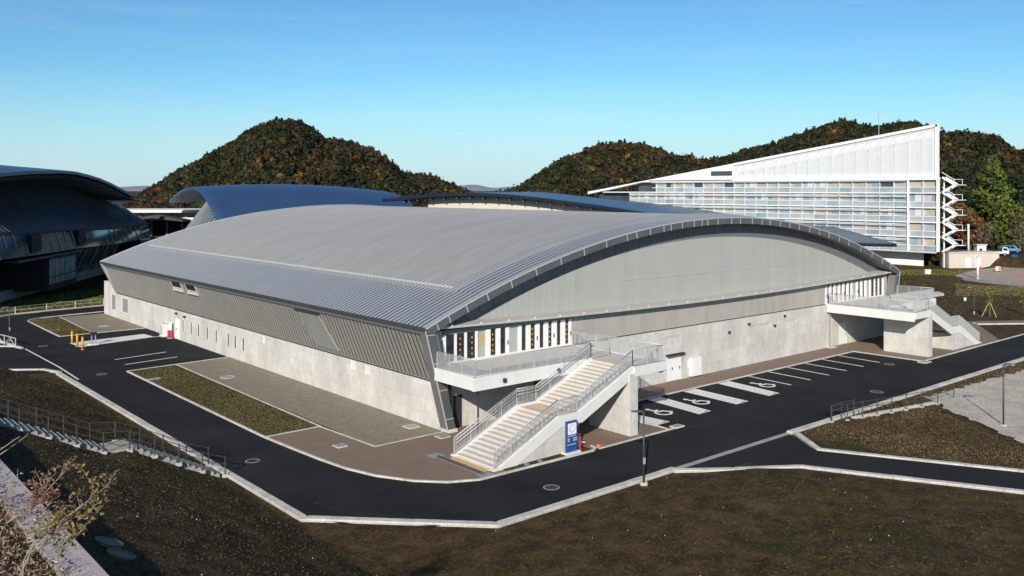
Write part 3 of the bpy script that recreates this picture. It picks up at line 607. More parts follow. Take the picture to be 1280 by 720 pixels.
# ribbon windows on both balconies
barpx = [(552, 556), (567.3, 569.5), (580, 582.2), (593.4, 595.8), (606.7, 611.7), (619, 624), (631.3, 635.2), (647, 650.6), (656.7, 661.7), (668, 673), (678.8, 683.8), (689, 694.6), (700, 705), (710, 713)]
bars = [(PV(a, 430, .2)[0], PV(b, 430, .2)[0]) for a, b in barpx]
wt = [6.3 - .0 * i for i in range(20)]
def text_mesh(s, size):
    cu = bpy.data.curves.new('t', 'FONT'); cu.body = s; cu.size = size; cu.extrude = .003; cu.align_x = 'CENTER'
    o = bpy.data.objects.new('t', cu); COL.objects.link(o); dg = bpy.context.evaluated_depsgraph_get(); me = bpy.data.meshes.new_from_object(o.evaluated_get(dg)); bpy.data.objects.remove(o); return me
def ribbon_windows(sg):
    X = lambda a, b: (a, b) if sg > 0 else (60 - b, 60 - a)
    zb, zt = ZC + .12, 6.32
    r = MB().box(*X(.2, 12.15), .3, .45, ZC - .02, 6.7).build('window_band', 'dark', hall)
    MB().box(*X(.2, 12.15), .1, .28, zt, 6.62).build('lintel', 'panel_grey', r); MB().box(*X(.2, 12.15), .02, .3, ZC + .02, zb).build('sill', 'white_paint', r)
    MB().box(*X(-.6, bars[0][0] - .02), .1, .3, ZC, 6.6).build('jamb', 'panel_tan', r)
    for a, b in bars: MB().box(*X(a, b), .06, .26, zb, zt - .005).build('mullion', 'white_paint', r)
    for k, ((_, a), (b, _)) in enumerate(zip(bars[:-1], bars[1:])):
        pale = k in (3, 6); MB().box(*X(a, b), .17, .2, zb, zt - .006).build('pane', 'glass_pale' if pale else 'glass_dark', r)
        if k in (1, 2, 4, 6, 8, 10, 12):
            m = (a + b) / 2 + (.12 if k in (2,) else 0); d = MB(); hw = .042
            for zz in (4.8, 5.18, 5.55, 5.92): x0, x1 = X(m - hw, m + hw); MB().box(x0, x1, .155, .166, zz - .065, zz + .065).build('safety_mark', 'yellow', r)
        if k == 3 and sg > 0:
            me = text_mesh('50', .78); me.materials.append(MATS['yellow']); o = link('lettering', me, r); o.location = Vector(((a + b) / 2, .158, 5.5)) - Vector(OFF[hall.name]); o.rotation_euler = (math.radians(90), 0, 0)
            d = MB()
            for q in range(4): d.box(a + .12 + q * .18, a + .22 + q * .18, .155, .166, 5.22 + .07 * (q % 2), 5.36 + .07 * (q % 2))
            d.build('lettering', 'yellow', r)
        if k in (5, 8, 10, 12): h0, h1 = X(b + .1, b + .15); MB().box(h0, h1, .0, .06, 5.1, 5.4).build('handle', 'galv_dark', r)
ribbon_windows(1); ribbon_windows(-1)

# ------------------------------------------------------------------ balconies with outside stairs (one at each end of the gable)
def rail_run(path, parent, name='railing', hgt=1.12, inner=None, pitch=.105, post=1.25, bal=.0115, m='galv_pale'):
    t = MB(); b = MB(); h = MB()
    t0 = None; posts = []
    for p, q in zip(path[:-1], path[1:]):
        p = np.array(p, float); q = np.array(q, float); L_ = np.linalg.norm((q - p)[:2])
        for zz, r in ((hgt, .028), (.1, .018)): t.tube(p + [0, 0, zz], q + [0, 0, zz], r, 6)
        n = max(1, int(round(L_ / post)))
        posts += [p + (q - p) * k / n for k in range(n + (1 if q is path[-1] else 0))]
        nb_ = max(1, int(L_ / pitch))
        for k in range(nb_): c = p + (q - p) * (k + .5) / nb_; b.beam(c + [0, 0, .1], c + [0, 0, hgt - .02], bal * 2, bal * 2.4, up=(0, 1, 0))
        if inner is not None:
            iv = np.array([*inner, 0.])
            for zz in (.86, .66): t.tube(p + iv + [0, 0, zz], q + iv + [0, 0, zz], .021, 6)
    r = t.build(name, m, parent, True); posts.append(np.array(path[-1], float))
    for c in posts: MB().beam(c, c + [0, 0, hgt - .01], .045, .045, up=(0, 1, 0)).build('post', m, r)
    b.build('balusters', m, r, kind='stuff'); return r
ZD = 4.40; VS0, VS1 = -8.95, -4.85                # deck level, outer faces of the stair
def balcony(sg):
    X = lambda x: x if sg > 0 else 60 - x
    T = lambda pts: [(X(p[0]), *p[1:]) for p in pts]
    def pr(pts, ext, name, m, parent): p = T(pts); return MB().prism(p if sg > 0 else p[::-1], ext).build(name, m, parent)
    dk = pr([(-.95, -.72, ZD - .3), (-.95, -4.8, ZD - .3), (8.9, -4.8, ZD - .3), (8.9, VS0, ZD - .3), (12.0, VS0, ZD - .3), (12.0, -.02, ZD - .3), (-.1, -.02, ZD - .3), (-.1, -.72, ZD - .3)], (0, 0, .3), 'balcony', 'concrete_step', hall)
    # edge beams
    for q in ([(-1.0, -.75), (-1.0, -4.9)], [(-1.2, -4.9), (8.6, -4.9)], [(8.9, VS0), (12.05, VS0)], [(12.05, VS0), (12.05, -.05)]):
        a, b = T(q); zz = .82 if q[0][1] > -8 or q[0][0] > 12 else .6
        MB().beam((*a, ZD + .06 - zz / 2), (*b, ZD + .06 - zz / 2), .22, zz).build('edge_beam', 'concrete_white', dk)
    # pier under the landing
    p = [(8.45, -9.05, 0), (8.45, -5.35, 0), (8.45, -5.35, 2.4), (8.45, -7.6, ZD - .36), (8.45, -9.05, ZD - .36)] if sg > 0 else [(8.6, -9.05, 0), (8.6, -4.6, 0), (8.6, -4.6, ZD - .36), (8.6, -9.05, ZD - .36)]
    pr(p, (X(.75) - X(0), 0, 0), 'pier', 'concrete', hall)
    MB().tube((X(-.55), -4.6, 0), (X(-.55), -4.6, ZD - .7), .06, 8).build('post', 'iron', dk)
    for q in ((1.2, -5.03), (5.9, -5.03)): MB().box(X(q[0]) - .1, X(q[0]) + .1, q[1] - .12, q[1] + .02, ZD - .5, ZD - .25).build('lamp', 'iron', dk)
    # stair
    st = pr([(-2.95, VS0 + .3, .0), (-2.55, VS0 + .3, .0), (-2.55, VS1 - .3, .0), (-2.95, VS1 - .3, .0)], (0, 0, .05), 'staircase', 'concrete_white', hall)
    n1, n2 = 14, 14; rs = ZD / (n1 + n2); u1, u2 = 2.35, 4.0; r1 = (u1 + 2.6) / (n1 - 1); r2 = (9.0 - u2) / (n2 - 1); u = -2.6; z = 0
    for k in range(n1 - 1): z += rs; MB().box(*sorted((X(u), X(u + r1 + .04))), VS0 + .31, VS1 - .31, z - .2, z).build('step', 'concrete_step', st); u += r1
    z += rs; zl = z; MB().box(*sorted((X(u1), X(u2))), VS0 + .31, VS1 - .31, z - .25, z).build('landing', 'concrete_step', st)
    MB().box(*sorted((X(u1 + .1), X(u1 + .4))), VS0 + .5, VS1 - .5, z, z + .012).build('tactile_strip', 'tactile', st); MB().box(*sorted((X(u2 - .4), X(u2 - .1))), VS0 + .5, VS1 - .5, z, z + .012).build('tactile_strip', 'tactile', st)
    u = u2
    for k in range(n2 - 1): z += rs; MB().box(*sorted((X(u), X(u + r2 + .04))), VS0 + .31, VS1 - .31, z - .2, z).build('step', 'concrete_step', st); u += r2
    MB().box(*sorted((X(9.25), X(9.5))), VS0 + .5, VS1 - .5, ZD + .001, ZD + .012).build('tactile_strip', 'tactile', st)
    MB().box(*sorted((X(-3.2), X(-2.9))), VS0 + .4, VS1 - .4, .03, .06).build('tactile_strip', 'tactile', st)
    tp = [(-2.85, .12), (-2.45, .16), (u1 - .1, zl + .13), (u2 - .1, zl + .13), (8.95, ZD + .1)]
    bt = [(8.95, ZD - .62), (u2 + .2, zl - .55), (u1 + .1, zl - .55), (-1.2, 0), (-2.85, 0)]
    for v0, v1 in ((VS0, VS0 + .3), (VS1 - .3, VS1)):
        pr([(a, v0, b) for a, b in tp + bt], (0, .3, 0), 'stringer', 'concrete_white', st)
    w0 = [(-2.4, 0), (3.7, 0), (3.7, zl - .5), (u1 + .1, zl - .5), (-2.4, .0)]
    pr([(-1.3, VS0 + .05, 0), (3.75, VS0 + .05, 0), (3.75, VS0 + .05, zl - .54), (u1 + .1, VS0 + .05, zl - .54), (-1.15, VS0 + .05, .02)], (0, 3.9, 0), 'under_wall', 'concrete', st)
    soff = [(8.9, ZD - .28), (u2 + .25, zl - .3), (3.72, zl - .3), (3.72, zl - .24), (u2 + .1, zl - .24), (8.9, ZD - .22)]
    pr([(a, VS0 + .3, b) for a, b in soff], (0, 3.5, 0), 'soffit', 'concrete', st)
    # railings
    rail_run(T([(-.98, -.85, ZD), (-.98, -4.85, ZD), (8.7, -4.9, ZD)]), dk)
    rail_run(T([(8.95, -8.8, ZD + .08), (11.9, -8.8, ZD), (11.9, -.2, ZD)]), dk)
    for vv, inn in ((VS0 + .15, .14), (VS1 - .15, -.14)):
        rail_run(T([(-2.7, vv, .12), (u1 - .1, vv, zl + .12), (u2 - .1, vv, zl + .12), (8.95, vv, ZD + .1)]), st, inner=(0, inn), hgt=1.0 if sg > 0 else 1.05)
    rail_run(T([(8.95, -5.0, ZD), (10.7, -5.0, ZD)]), dk)
    return dk
balcony(1); balcony(-1)
# drain channel in front of the near stair
dr = thing('drain_channel', 'steel grated drain channel across the foot of the near outside stair', 'drain', (-3.5, -6.5, 0))
MB().box(-3.75, -3.3, -9.0, -4.3, 0, .042).build('frame', 'steel_grate', dr)
g = MB()
for k in range(44): v = -8.9 + k * .104; g.box(-3.68, -3.37, v, v + .05, .03, .052)
g.build('grating', 'iron', dr, kind='stuff')
for v0, v1 in ((-9.45, -8.7), (-4.6, -3.9)): MB().box(-3.95, -3.1, v0, v1, 0, .05).build('catch_pit', 'steel_grate', dr)

# ------------------------------------------------------------------ street furniture
def lamp(p, hgt, label, head=(1, 0)):
    t = thing('street_lamp', label, 'street lamp', (*p, 0), math.atan2(head[1], head[0]), world=False, group='slim grey street lamps')
    MB().tube((0, 0, 0), (0, 0, hgt), .06, 10, .045).build('pole', 'galv_dark' if hgt < 4.5 else 'galv', t, True)
    MB().tube((0, 0, hgt - .06), (.25, 0, hgt - .02), .03, 8).build('arm', 'galv_dark', t)
    h = MB().hexa([(.1, -.13, hgt - .03), (.72, -.1, hgt + .02), (.72, .1, hgt + .02), (.1, .13, hgt - .03), (.1, -.12, hgt + .06), (.7, -.08, hgt + .07), (.7, .08, hgt + .07), (.1, .12, hgt + .06)]).build('lamp_head', 'galv_dark', t)
    MB().box(.2, .65, -.07, .07, hgt - .03, hgt - .012).build('lens', 'white_paint', h)
    MB().cyl((0, 0), .22, -.1, .09, 14).build('footing', 'kerb', t); MB().box(-.07, .07, .04, .09, 1.1, 1.45).build('hatch', 'galv', t)
lamp((2.1, -15.75), 3.95, 'slim grey street lamp on the kerb opposite the near outside stair', (-.7, .3))
lamp((29.8, -23.6), 4.15, 'slim grey street lamp with its long shadow on the sandy ground', (.6, -.8))
lamp((76.6, -2.6), 4.3, 'slim grey street lamp beside the staked young tree', (-.6, .8))
lamp((-13.9, 58.4), 3.6, 'slim grey street lamp on the kerb island by the white truss barrier', (-1, 0))
for k, p in enumerate(((-9.3, 52.4), (-9.4, 50.1), (-9.5, 47.8))):
    t = thing('bollard', ['yellow bollard at the pad corner on the lawn side', 'middle yellow bollard of the three by the concrete pad', 'yellow bollard standing on the open asphalt beside the pad'][k], 'bollard', (*p, 0), world=False, group='yellow bollards by the concrete pad')
    MB().cyl((0, 0), .1, 0, 1.25, 14).build('post', 'yellow', t, True); MB().cyl((0, 0), .085, 1.25, 1.29, 14).build('cap', 'yellow', t); MB().cyl((0, 0), .16, 0, .03, 14).build('base_plate', 'kerb', t)
t = thing('utility_stand', 'pair of grey utility posts with a small box on the concrete pad', 'utility post', (*G2(117, 431), .02), world=False)
for x in (-.18, .18): MB().tube((x, 0, 0), (x, 0, 1.05), .06, 8).build('post', 'galv', t)
MB().box(-.3, .3, -.12, .12, 1.0, 1.28).build('box', 'iron', t); MB().box(-.45, .45, -.35, .35, -.02, .12).build('plinth', 'concrete_white', t)
t = thing('hydrant_box', 'red hydrant box with white upper door against the side wall', 'hydrant', (-.45, 48.95, 0), world=False)
MB().box(-.18, .18, -.2, .2, .05, .9).build('cabinet', 'red', t); MB().box(-.16, .16, -.18, .18, .9, 1.75).build('upper_door', 'white_paint', t); MB().box(-.21, .21, -.23, .23, 0, .06).build('base', 'kerb', t); MB().box(-.19, -.16, -.06, .06, 1.5, 1.68).build('lamp', 'red', t)
t = thing('air_unit', 'white boxed air unit beside the red hydrant box', 'air unit', (-.5, 50.6, 0), world=False)
MB().box(-.3, .3, -.45, .45, .1, 1.35).build('casing', 'white_paint', t); MB().cyl((0, 0), .1, 1.35, 1.55, 10).build('outlet', 'galv', t); MB().box(-.33, .33, -.5, .5, 0, .1).build('base', 'kerb', t)
f = MB()
for k in range(9): f.box(-.315, -.3, -.4, .4, .22 + k * .12, .29 + k * .12)
f.build('grille', 'galv', t, kind='stuff')
# manholes and small pits
mh = [((-12.3, 2.0), .42, 'white ringed manhole cover on the road beside the bank stair'), ((-2.1, -12.9), .45, 'white ringed manhole cover on the road facing the near stair'),
      ((-11.6, 34.0), .42, 'worn ringed manhole cover on the road beside the parking lines'), ((-12.0, 52.6), .42, 'faint ringed manhole cover on the road near the kerb island'),
      ((33.0, -13.0), .5, 'white ringed manhole cover beside the railing on the bank'), ((44.6, -8.2), .45, 'white ringed manhole cover at the end of the last parking line')]
for p, r, lb in mh:
    t = thing('manhole_cover', lb, 'manhole cover', (*p, 0), world=False); MB().ring((0, 0), r - .07, r, -.05, .008).build('ring', 'kerb', t); MB().cyl((0, 0), r - .072, -.05, .005, 20).build('lid', 'iron', t)
for p, lb in (((-3.9, 25.5), 'pale concrete pit lid in the gravel near the lawn kerb'), ((-3.3, 62.5), 'pale concrete pit lid in the far gravel strip')):
    t = thing('pit_cover', lb, 'pit cover', (*p, .03), world=False); MB().ring((0, 0), .5, .62, -.05, .03).build('rim', 'kerb', t); MB().cyl((0, 0), .5, -.05, .02, 20).build('lid', 'steel_grate', t)
for p, a, b, lb in (((-9.0, 28.8), 1.2, .5, 'pale slab crossing the lawn edge beside the road'), ((-8.6, 63), 1.2, .6, 'pale slab crossing the far lawn edge'), ((-1.0, 2.1), .9, .9, 'square steel grate by the slanting end frame'), ((12.7, -9.45), .9, .6, 'square concrete pit lid at the first hatched bay'), ((47.9, -9.9), 1.2, .8, 'concrete pit lid at the end of the parking kerb'), ((-6.9, 1.2), .7, .7, 'dark square grate in the brown paving'), ((-.8, -1.2), .8, .8, 'square grate in the brown paving beside the end frame foot')):
    t = thing('pit_cover', lb, 'pit cover', (*p, 0), world=False); MB().box(-a / 2, a / 2, -b / 2, b / 2, -.02, .085).build('frame', 'kerb', t); MB().box(-a / 2 + .08, a / 2 - .08, -b / 2 + .08, b / 2 - .08, 0, .09).build('lid', 'steel_grate', t)
# guide sign and bits by the near stair
t = thing('information_sign', 'tall blue information board with a white round map by the near stair', 'sign', (2.95, -9.25, .06), world=False)
MB().box(-.45, .45, -.07, .07, .1, 1.95).build('board', 'sign_blue', t); MB().box(-.6, .6, -.25, .25, -.05, .1).build('plinth', 'concrete_white', t)
mp_ = MB().box(-.35, .35, -.085, -.071, 1.15, 1.83).build('map_panel', 'white_paint', t); r_ = MB()
r_.tube((0, -.09, 1.5), (0, -.0855, 1.5), .25, 24); r_.build('map_print', 'concrete', mp_); MB().tube((.03, -.094, 1.52), (.03, -.0905, 1.52), .18, 24).build('map_print', 'white_paint', mp_)
x_ = MB()
for zz, n, s in ((1.02, 5, .06), (.52, 5, .06)):
    for k in range(n): x_.box(-.38 + k * .145, -.38 + k * .145 + .09, -.083, -.0715, zz, zz + s)
for zz in (.86, .74):
    for k in (0, 3, 4): x_.box(-.36 + k * .15, -.2 + k * .15, -.083, -.0715, zz, zz + .07)
x_.build('pictogram', 'beige', t)
t = thing('red_white_post', 'white pipe post with a red collar beside the blue board', 'post', (4.15, -8.6, .03), world=False)
MB().tube((0, 0, 0), (0, 0, 2.3), .05, 8).build('pipe', 'white_paint', t); MB().tube((0, 0, .9), (0, 0, 1.35), .065, 8).build('collar', 'red', t); MB().tube((0, 0, .35), (.5, -.1, .25), .05, 6).build('elbow', 'white_paint', t)
t = thing('hose_post', 'short red standpipe at the foot of the blue board', 'standpipe', (3.75, -9.2, .06), world=False)
MB().tube((0, 0, 0), (0, 0, .85), .06, 8).build('pipe', 'red', t); MB().tube((0, 0, .85), (0, 0, 1.05), .07, 8).build('cap', 'iron', t)
t = thing('traffic_cone', 'orange cone lying on the kerb corner beside the blue board', 'traffic cone', (5.3, -9.55, .12), world=False)
MB().tube((-.26, 0, .03), (.2, .1, .0), .09, 10, .02).build('cone', 'orange', t); MB().hexa([(-.31, -.12, -.08), (-.27, -.12, -.08), (-.27, .12, -.08), (-.31, .12, -.08), (-.31, -.12, .15), (-.27, -.12, .15), (-.27, .12, .15), (-.31, .12, .15)]).build('base', 'orange', t)
for k, p in enumerate(((-.6, -9.2), (.4, -9.25))):
    o = MB().cyl(p, .16, .03, .1, 10).build('valve_lid', 'car_blue', None); tag(o, ['pale blue valve lid in the planting strip nearer the stair foot', 'pale blue valve lid in the planting strip nearer the blue board'][k], 'valve lid', 'valve lids in the planting strip')
# railing and stepping stones on the right-hand bank
fr = [(21.9, -15.5), (23.2, -15.95), (24.6, -16.3), (26.0, -16.65), (27.5, -16.95), (29.1, -17.25), (30.8, -17.6), (32.6, -17.95), (35.2, -18.0)]
wire_fence([(*p, 0) for p in fr], 'grey two rail railing along the stepping stones towards the sandy ground', 1.15, (1.1, .75), m='galv_dark')
wire_fence([(21.9, -15.45, 0), (23.2, -15.5, 0), (24.7, -15.6, 0)], 'short grey railing along the kerb at the stepping stones', 1.15, (1.1, .75), m='galv_dark', foot=False, clamps=False)
stp = thing('stepping_stones', 'row of pale stone steps behind the grey two rail railing', 'steps', (28, -16.5, 0))
for k in range(26):
    s = k / 25; u = 24 + 9 * s; v = -15.75 - 1.75 * s; q_ = random.uniform(-.05, .05); MB().hexa([(u, v - .4, -.05), (u + .24, v - .42 + q_, -.05), (u + .24, v + .0, -.05), (u, v + .02 + q_, -.05), (u, v - .4, .06), (u + .22, v - .42 + q_, .05), (u + .24, v + .0, .06), (u, v + .02 + q_, .05)]).build('stone', 'kerb', stp)
# guard rail on the far side of the service road, truss barrier on the island
wire_fence([(-24, 79.5, 0), (-16, 79.4, 0), (-8.8, 80.9, 0), (-4.9, 81.8, 0), (-1.2, 82.5, 0), (2.5, 82.8, 0), (7, 83, 0)], 'white pipe guard rail along the far side of the service road', .95, (.9, .5), name='guard_rail', m='edge_steel', foot=False, pr=.06, clamps=False)
tb = thing('truss_barrier', 'white zigzag pipe barrier on the kerb island', 'barrier', (-14.6, 55, 0))
bp = [(-14.35, 53.3), (-14.8, 56.2), (-15.7, 59.2), (-16.9, 62.2), (-18.4, 65.2)]
for a, b in zip(bp[:-1], bp[1:]):
    MB().tube((*a, .95), (*b, .95), .05, 6).build('rail', 'edge_steel', tb); m_ = ((a[0] + b[0]) / 2, (a[1] + b[1]) / 2)
    MB().tube((*a, .05), (*m_, .93), .04, 6).build('brace', 'edge_steel', tb); MB().tube((*m_, .93), (*b, .05), .04, 6).build('brace', 'edge_steel', tb); MB().tube((*a, 0), (*a, .97), .05, 6).build('post', 'edge_steel', tb)

# ------------------------------------------------------------------ large hall at the left edge (its near facade lies in shade)
D0, D1 = -.1142, .9935
def LA(t, n, z): return CP(-72.7 + D0 * t + D1 * n, 127 + D1 * t - D0 * n, z)
def PN(px, py, n):
    k = (px - 640) / F; t = (k * (127 - D0 * n) - (-72.7 + D1 * n)) / (D0 - k * D1); return t, H - (py - HY) / F * (127 + D1 * t - D0 * n)
def curve(pts, n):
    q = [PN(a, b, n) for a, b in pts]; q.sort(); T = np.array([a for a, _ in q]); Zs = np.array([b for _, b in q]); return lambda t: float(np.interp(t, T, Zs)), T[0], T[-1]
arena = thing('arena_hall', 'huge dark hall with blue overhanging roof shell and leaning seamed facade', 'building', LA(10, -10, 0))
eave, e0, e1 = curve([(-90, 236), (-40, 226), (0, 219), (40, 215.5), (80, 215), (95, 216.5), (110, 220), (125, 224.5), (140, 231), (155, 239), (168, 246)], 6)
wtop, w0, w1 = curve([(-90, 240), (-40, 231), (0, 227), (30, 227), (60, 231), (80, 235), (100, 240), (130, 250)], -1.5)
wbot, b0_, b1_ = curve([(-90, 301), (0, 291), (60, 287), (148, 283)], 5)
gbot, g0_, g1_ = curve([(-90, 334), (0, 325), (50, 318), (100, 310), (152, 303.5)], 5.6)
def strip(f0, n0, f1, n1, t0, t1, k, name, m, parent, thick=0):
    mb = MB()
    for i in range(k):
        a, b = t0 + (t1 - t0) * i / k, t0 + (t1 - t0) * (i + 1) / k
        mb.quad(LA(a, n0, f0(a)), LA(b, n0, f0(b)), LA(b, n1, f1(b)), LA(a, n1, f1(a)))
    return mb.build(name, m, parent)
T1 = 54.0; TM = -14.0
# roof shell: grid in (t, n)
mb = MB(); ts = np.linspace(TM - 9, e1, 64); ns = np.linspace(6, -70, 20)
def zroof(t, n): d = 6 - n; k = .26 * (1 - sstep(-25, 45, t)) - .05; return eave(t) + d * k - .0022 * d * d * (.4 + .6 * float(sstep(-20, 60, t)))
for i in range(len(ts)):
    for n in ns: mb.v.append(LA(ts[i], n, zroof(ts[i], n) + .25))
for i in range(len(ts)):
    for n in ns: mb.v.append(LA(ts[i], n, zroof(ts[i], n) - .2))
nn = len(ns); o_ = len(ts) * nn
for i in range(len(ts) - 1):
    for j in range(nn - 1): mb.f += [(i * nn + j, i * nn + j + 1, i * nn + nn + j + 1, i * nn + nn + j), (o_ + i * nn + j, o_ + i * nn + nn + j, o_ + i * nn + nn + j + 1, o_ + i * nn + j + 1)]
    mb.f.append((i * nn, i * nn + nn, o_ + i * nn + nn, o_ + i * nn))
i = len(ts) - 1
for j in range(nn - 1): mb.f.append((i * nn + j, i * nn + j + 1, o_ + i * nn + j + 1, o_ + i * nn + j))
rf = mb.build('roof', 'blue_roof2', arena)
TW = min(w1, 49)
sof = strip(lambda t: wtop(t) + .05, -1.5, lambda t: eave(t) - .5, 5.6, TM, TW, 24, 'soffit', 'soffit', arena)
for k in range(18):
    t = TM + (TW - TM) * (k + .5) / 18; MB().beam(LA(t, -1.6, wtop(t) - .1), LA(t + 3.2, 5.9, eave(t + 3.2) - .6), .35, .35).build('soffit_rib', 'iron', sof)
for a, b in (((TW + .5, -1.4), (TW + 7, 4)), ((TW + .5, -1.4), (TW + 9.5, 5))): MB().beam(LA(a[0], a[1], wtop(TW) - .3), LA(b[0], b[1], eave(min(b[0], e1)) - .4), .3, .35).build('strut', 'iron', rf)
fw = strip(wbot, 5, wtop, -1.5, TM, T1, 24, 'facade', 'navy', arena)
for k in range(46):
    t = TM + (TW - TM) * k / 45 * 1.07; MB().beam(LA(t + .8, 5.04, wbot(t + .8)), LA(t - 1.6, -1.45, wtop(min(t - 1.6, TW))), .09, .14).build('seam', 'galv_dark', fw)
strip(lambda t: wbot(t) - .35, 5.5, lambda t: wbot(t) + .1, 5.5, TM, T1, 20, 'sill_band', 'iron', fw)
gl = strip(gbot, 5.7, lambda t: wbot(t) - .3, 5.1, TM, T1, 24, 'glass_band', 'teal_glass', arena)
for k in range(24):
    t = TM + (T1 - TM) * k / 23; fr0, fr1 = random.choice(((.0, 1), (.45, 1), (0, .5))); A_ = np.array(LA(t + .5, 5.8, gbot(t))); B_ = np.array(LA(t - .4, 5.2, wbot(t) - .3)); MB().beam(A_ + (B_ - A_) * fr0, A_ + (B_ - A_) * fr1, .09, .12).build('mullion', 'galv', gl)
for t in (13.5, -4.0): MB().prism([LA(t, 5.9, gbot(t) + .3), LA(t + 3.2, 5.9, gbot(t + 3.2) + .6), LA(t + 3.2, 5.9, gbot(t) + 2.9), LA(t, 5.9, gbot(t) + 2.9)], np.array(LA(0, -.5, 0)) - np.array(LA(0, 0, 0))).build('vent_opening', 'dark', gl)
strip(lambda t: gbot(t), 5.7, lambda t: gbot(t) + .2, -8, TM, T1, 12, 'underside', 'soffit', arena)
strip(lambda t: 0, -6, lambda t: 9, -6, TM, T1, 6, 'rear_wall', 'navy', arena)
strip(lambda t: -.2, 0, lambda t: 1.4, 0, TM, T1, 6, 'plinth', 'soffit', arena)
strip(lambda t: 1.4, 0, lambda t: 1.3, -7, TM, T1, 6, 'terrace', 'soffit', arena)
MB().prism([LA(T1, 5, 3.5), LA(T1, -1.5, wtop(T1)), LA(T1 - 1, -50, 14), LA(T1 - 1, -50, 0), LA(T1, -6, 0)], np.array(LA(-.5, 0, 0)) - np.array(LA(0, 0, 0))).build('end_wall', 'navy', arena)
MB().prism([LA(TM, 5, 4.5), LA(TM, -1.5, wtop(TM)), LA(TM, -60, 18), LA(TM, -60, 0), LA(TM, -6, 0)], np.array(LA(.5, 0, 0)) - np.array(LA(0, 0, 0))).build('end_wall', 'navy', arena)
for k in range(6):
    t = 18 + k * 5.5
    MB().beam(LA(t, -.5, 1.2), LA(t, 1.0, gbot(t)), .9, .7).build('column', 'soffit', arena); MB().beam(LA(t + 1, -.5, 1.2), LA(t - 3.6, 3.2, gbot(t) + .1), .6, .6).build('raking_column', 'soffit', arena)
bw = MB(); A_ = [LA(4, 5, 0), LA(15, 5, 0), LA(15, -4, 0), LA(4, -4, 0)]
bay = MB().prism([(p[0], p[1], 1.1) for p in A_], (0, 0, 5.0)).build('bay_room', 'iron', arena)
MB().prism([(p[0], p[1], 6.12) for p in [LA(-8, 5.8, 0), LA(16, 5.8, 0), LA(16, -4, 0), LA(-8, -4, 0)]], (0, 0, .35)).build('bay_roof', 'navy', bay)
for k in range(5):
    a, b = 4.3 + k * 2.1, 6.3 + k * 2.1; ext = np.array(LA(0, .05, 0)) - np.array(LA(0, 0, 0))
    MB().prism([LA(a, 5.02, 2.0), LA(b, 5.02, 2.0), LA(b, 5.02, 5.7), LA(a, 5.02, 5.7)], ext).build('pane', 'green_glass', bay)
    MB().prism([LA(a + .4 * (k % 3), 5.08, 2.1), LA(a + .25 + .4 * (k % 3), 5.08, 2.1), LA(a + .25 + .4 * (k % 3), 5.08, 5.6), LA(a + .4 * (k % 3), 5.08, 5.6)], ext * .5).build('blind', 'beige', bay)
for zz in (1.9, 3.1, 5.75): MB().beam(LA(4, 5.1, zz), LA(15, 5.1, zz), .12, .14).build('transom', 'iron', bay)

# covered walkway between the left hall and the blue vaulted hall
wk = thing('covered_walkway', 'white roofed glazed walkway linking the dark hall to the blue vault', 'walkway', CP(-80, 195, 0))
def W(X, z, Z=196): return CP(X, Z, z)
def wslab(x0, x1, z0, z1, Z0, Z1, name, m, parent): return MB().hexa([W(x0, z0, Z0), W(x1, z0, Z0), W(x1, z0, Z1), W(x0, z0, Z1), W(x0, z1, Z0), W(x1, z1, Z0), W(x1, z1, Z1), W(x0, z1, Z1)]).build(name, m, parent)
wslab(-90, -60, 11.0, 11.6, 194, 210, 'roof', 'concrete_white', wk); wslab(-90, -60, 9.3, 9.9, 195, 197, 'beam', 'concrete_white', wk); wslab(-90, -60, 9.9, 11.0, 199, 199.5, 'clerestory', 'beige', wk)
for k in range(12): wslab(-89 + k * 2.5, -88.6 + k * 2.5, 9.9, 11.0, 195.5, 196, 'bracket', 'galv_dark', wk)
gz = wslab(-92, -58, 0, 9.2, 199, 199.3, 'glazing', 'teal_glass', wk)
for k in range(10): wslab(-90 + k * 3.4, -89.7 + k * 3.4, 0, 9.3, 197.5, 197.9, 'mullion', 'galv', gz)
wslab(-92, -58, 4.3, 4.8, 198, 198.6, 'floor_edge', 'soffit', wk); wslab(-80, -73, 0.5, 8.9, 198.2, 198.8, 'portal', 'dark', wk)
MB().prism([CP(-86, 190, 9.2), CP(-76, 190, 10.6), CP(-70, 190, 9.5), CP(-70, 190, 9.2), CP(-76, 190, 9.9)], np.array(CP(0, 6, 0)) - np.array(CP(0, 0, 0))).build('porch_roof', 'iron', wk)

# hall with the blue vaulted roof
v1h = thing('vaulted_hall', 'hall with smooth deep blue vaulted roof behind the silver roof', 'building', (48, 122, 0))
def zv(u, v):
    d = v - 122.6; z = 17.1 - (7.2 * (abs(d) / 20) ** 1.9 if d < 0 else 2.4 * (d / 18) ** 2); return z - 1.5 * ((u - 47) / 26) ** 2
mb = MB(); U_ = np.linspace(0, 1, 30); V_ = np.linspace(100, 143, 30)
for off in (.0, -.45):
    for a in U_:
        for v in V_: u = (27 + 3 * (v - 100) / 22) * (1 - a) + (73 - 4 * max(0, (112 - v) / 12)) * a; mb.v.append((u, v, zv(u, v) + off))
for o in (0, 900):
    for i in range(29):
        for j in range(29): mb.f.append((o + i * 30 + j, o + i * 30 + 30 + j, o + i * 30 + 31 + j, o + i * 30 + j + 1))
for i in (0, 29):
    for j in range(29): mb.f.append((i * 30 + j, i * 30 + j + 1, 900 + i * 30 + j + 1, 900 + i * 30 + j))
mb.build('roof', 'blue_roof', v1h, True)
MB().prism([(40, 103, 0), (40, 103, 8)] + [(40, v, zv(40, v) - 2.3) for v in np.linspace(104, 136, 16)] + [(40, 136, 0)], (30, 0, 0)).build('wall', 'soffit', v1h)
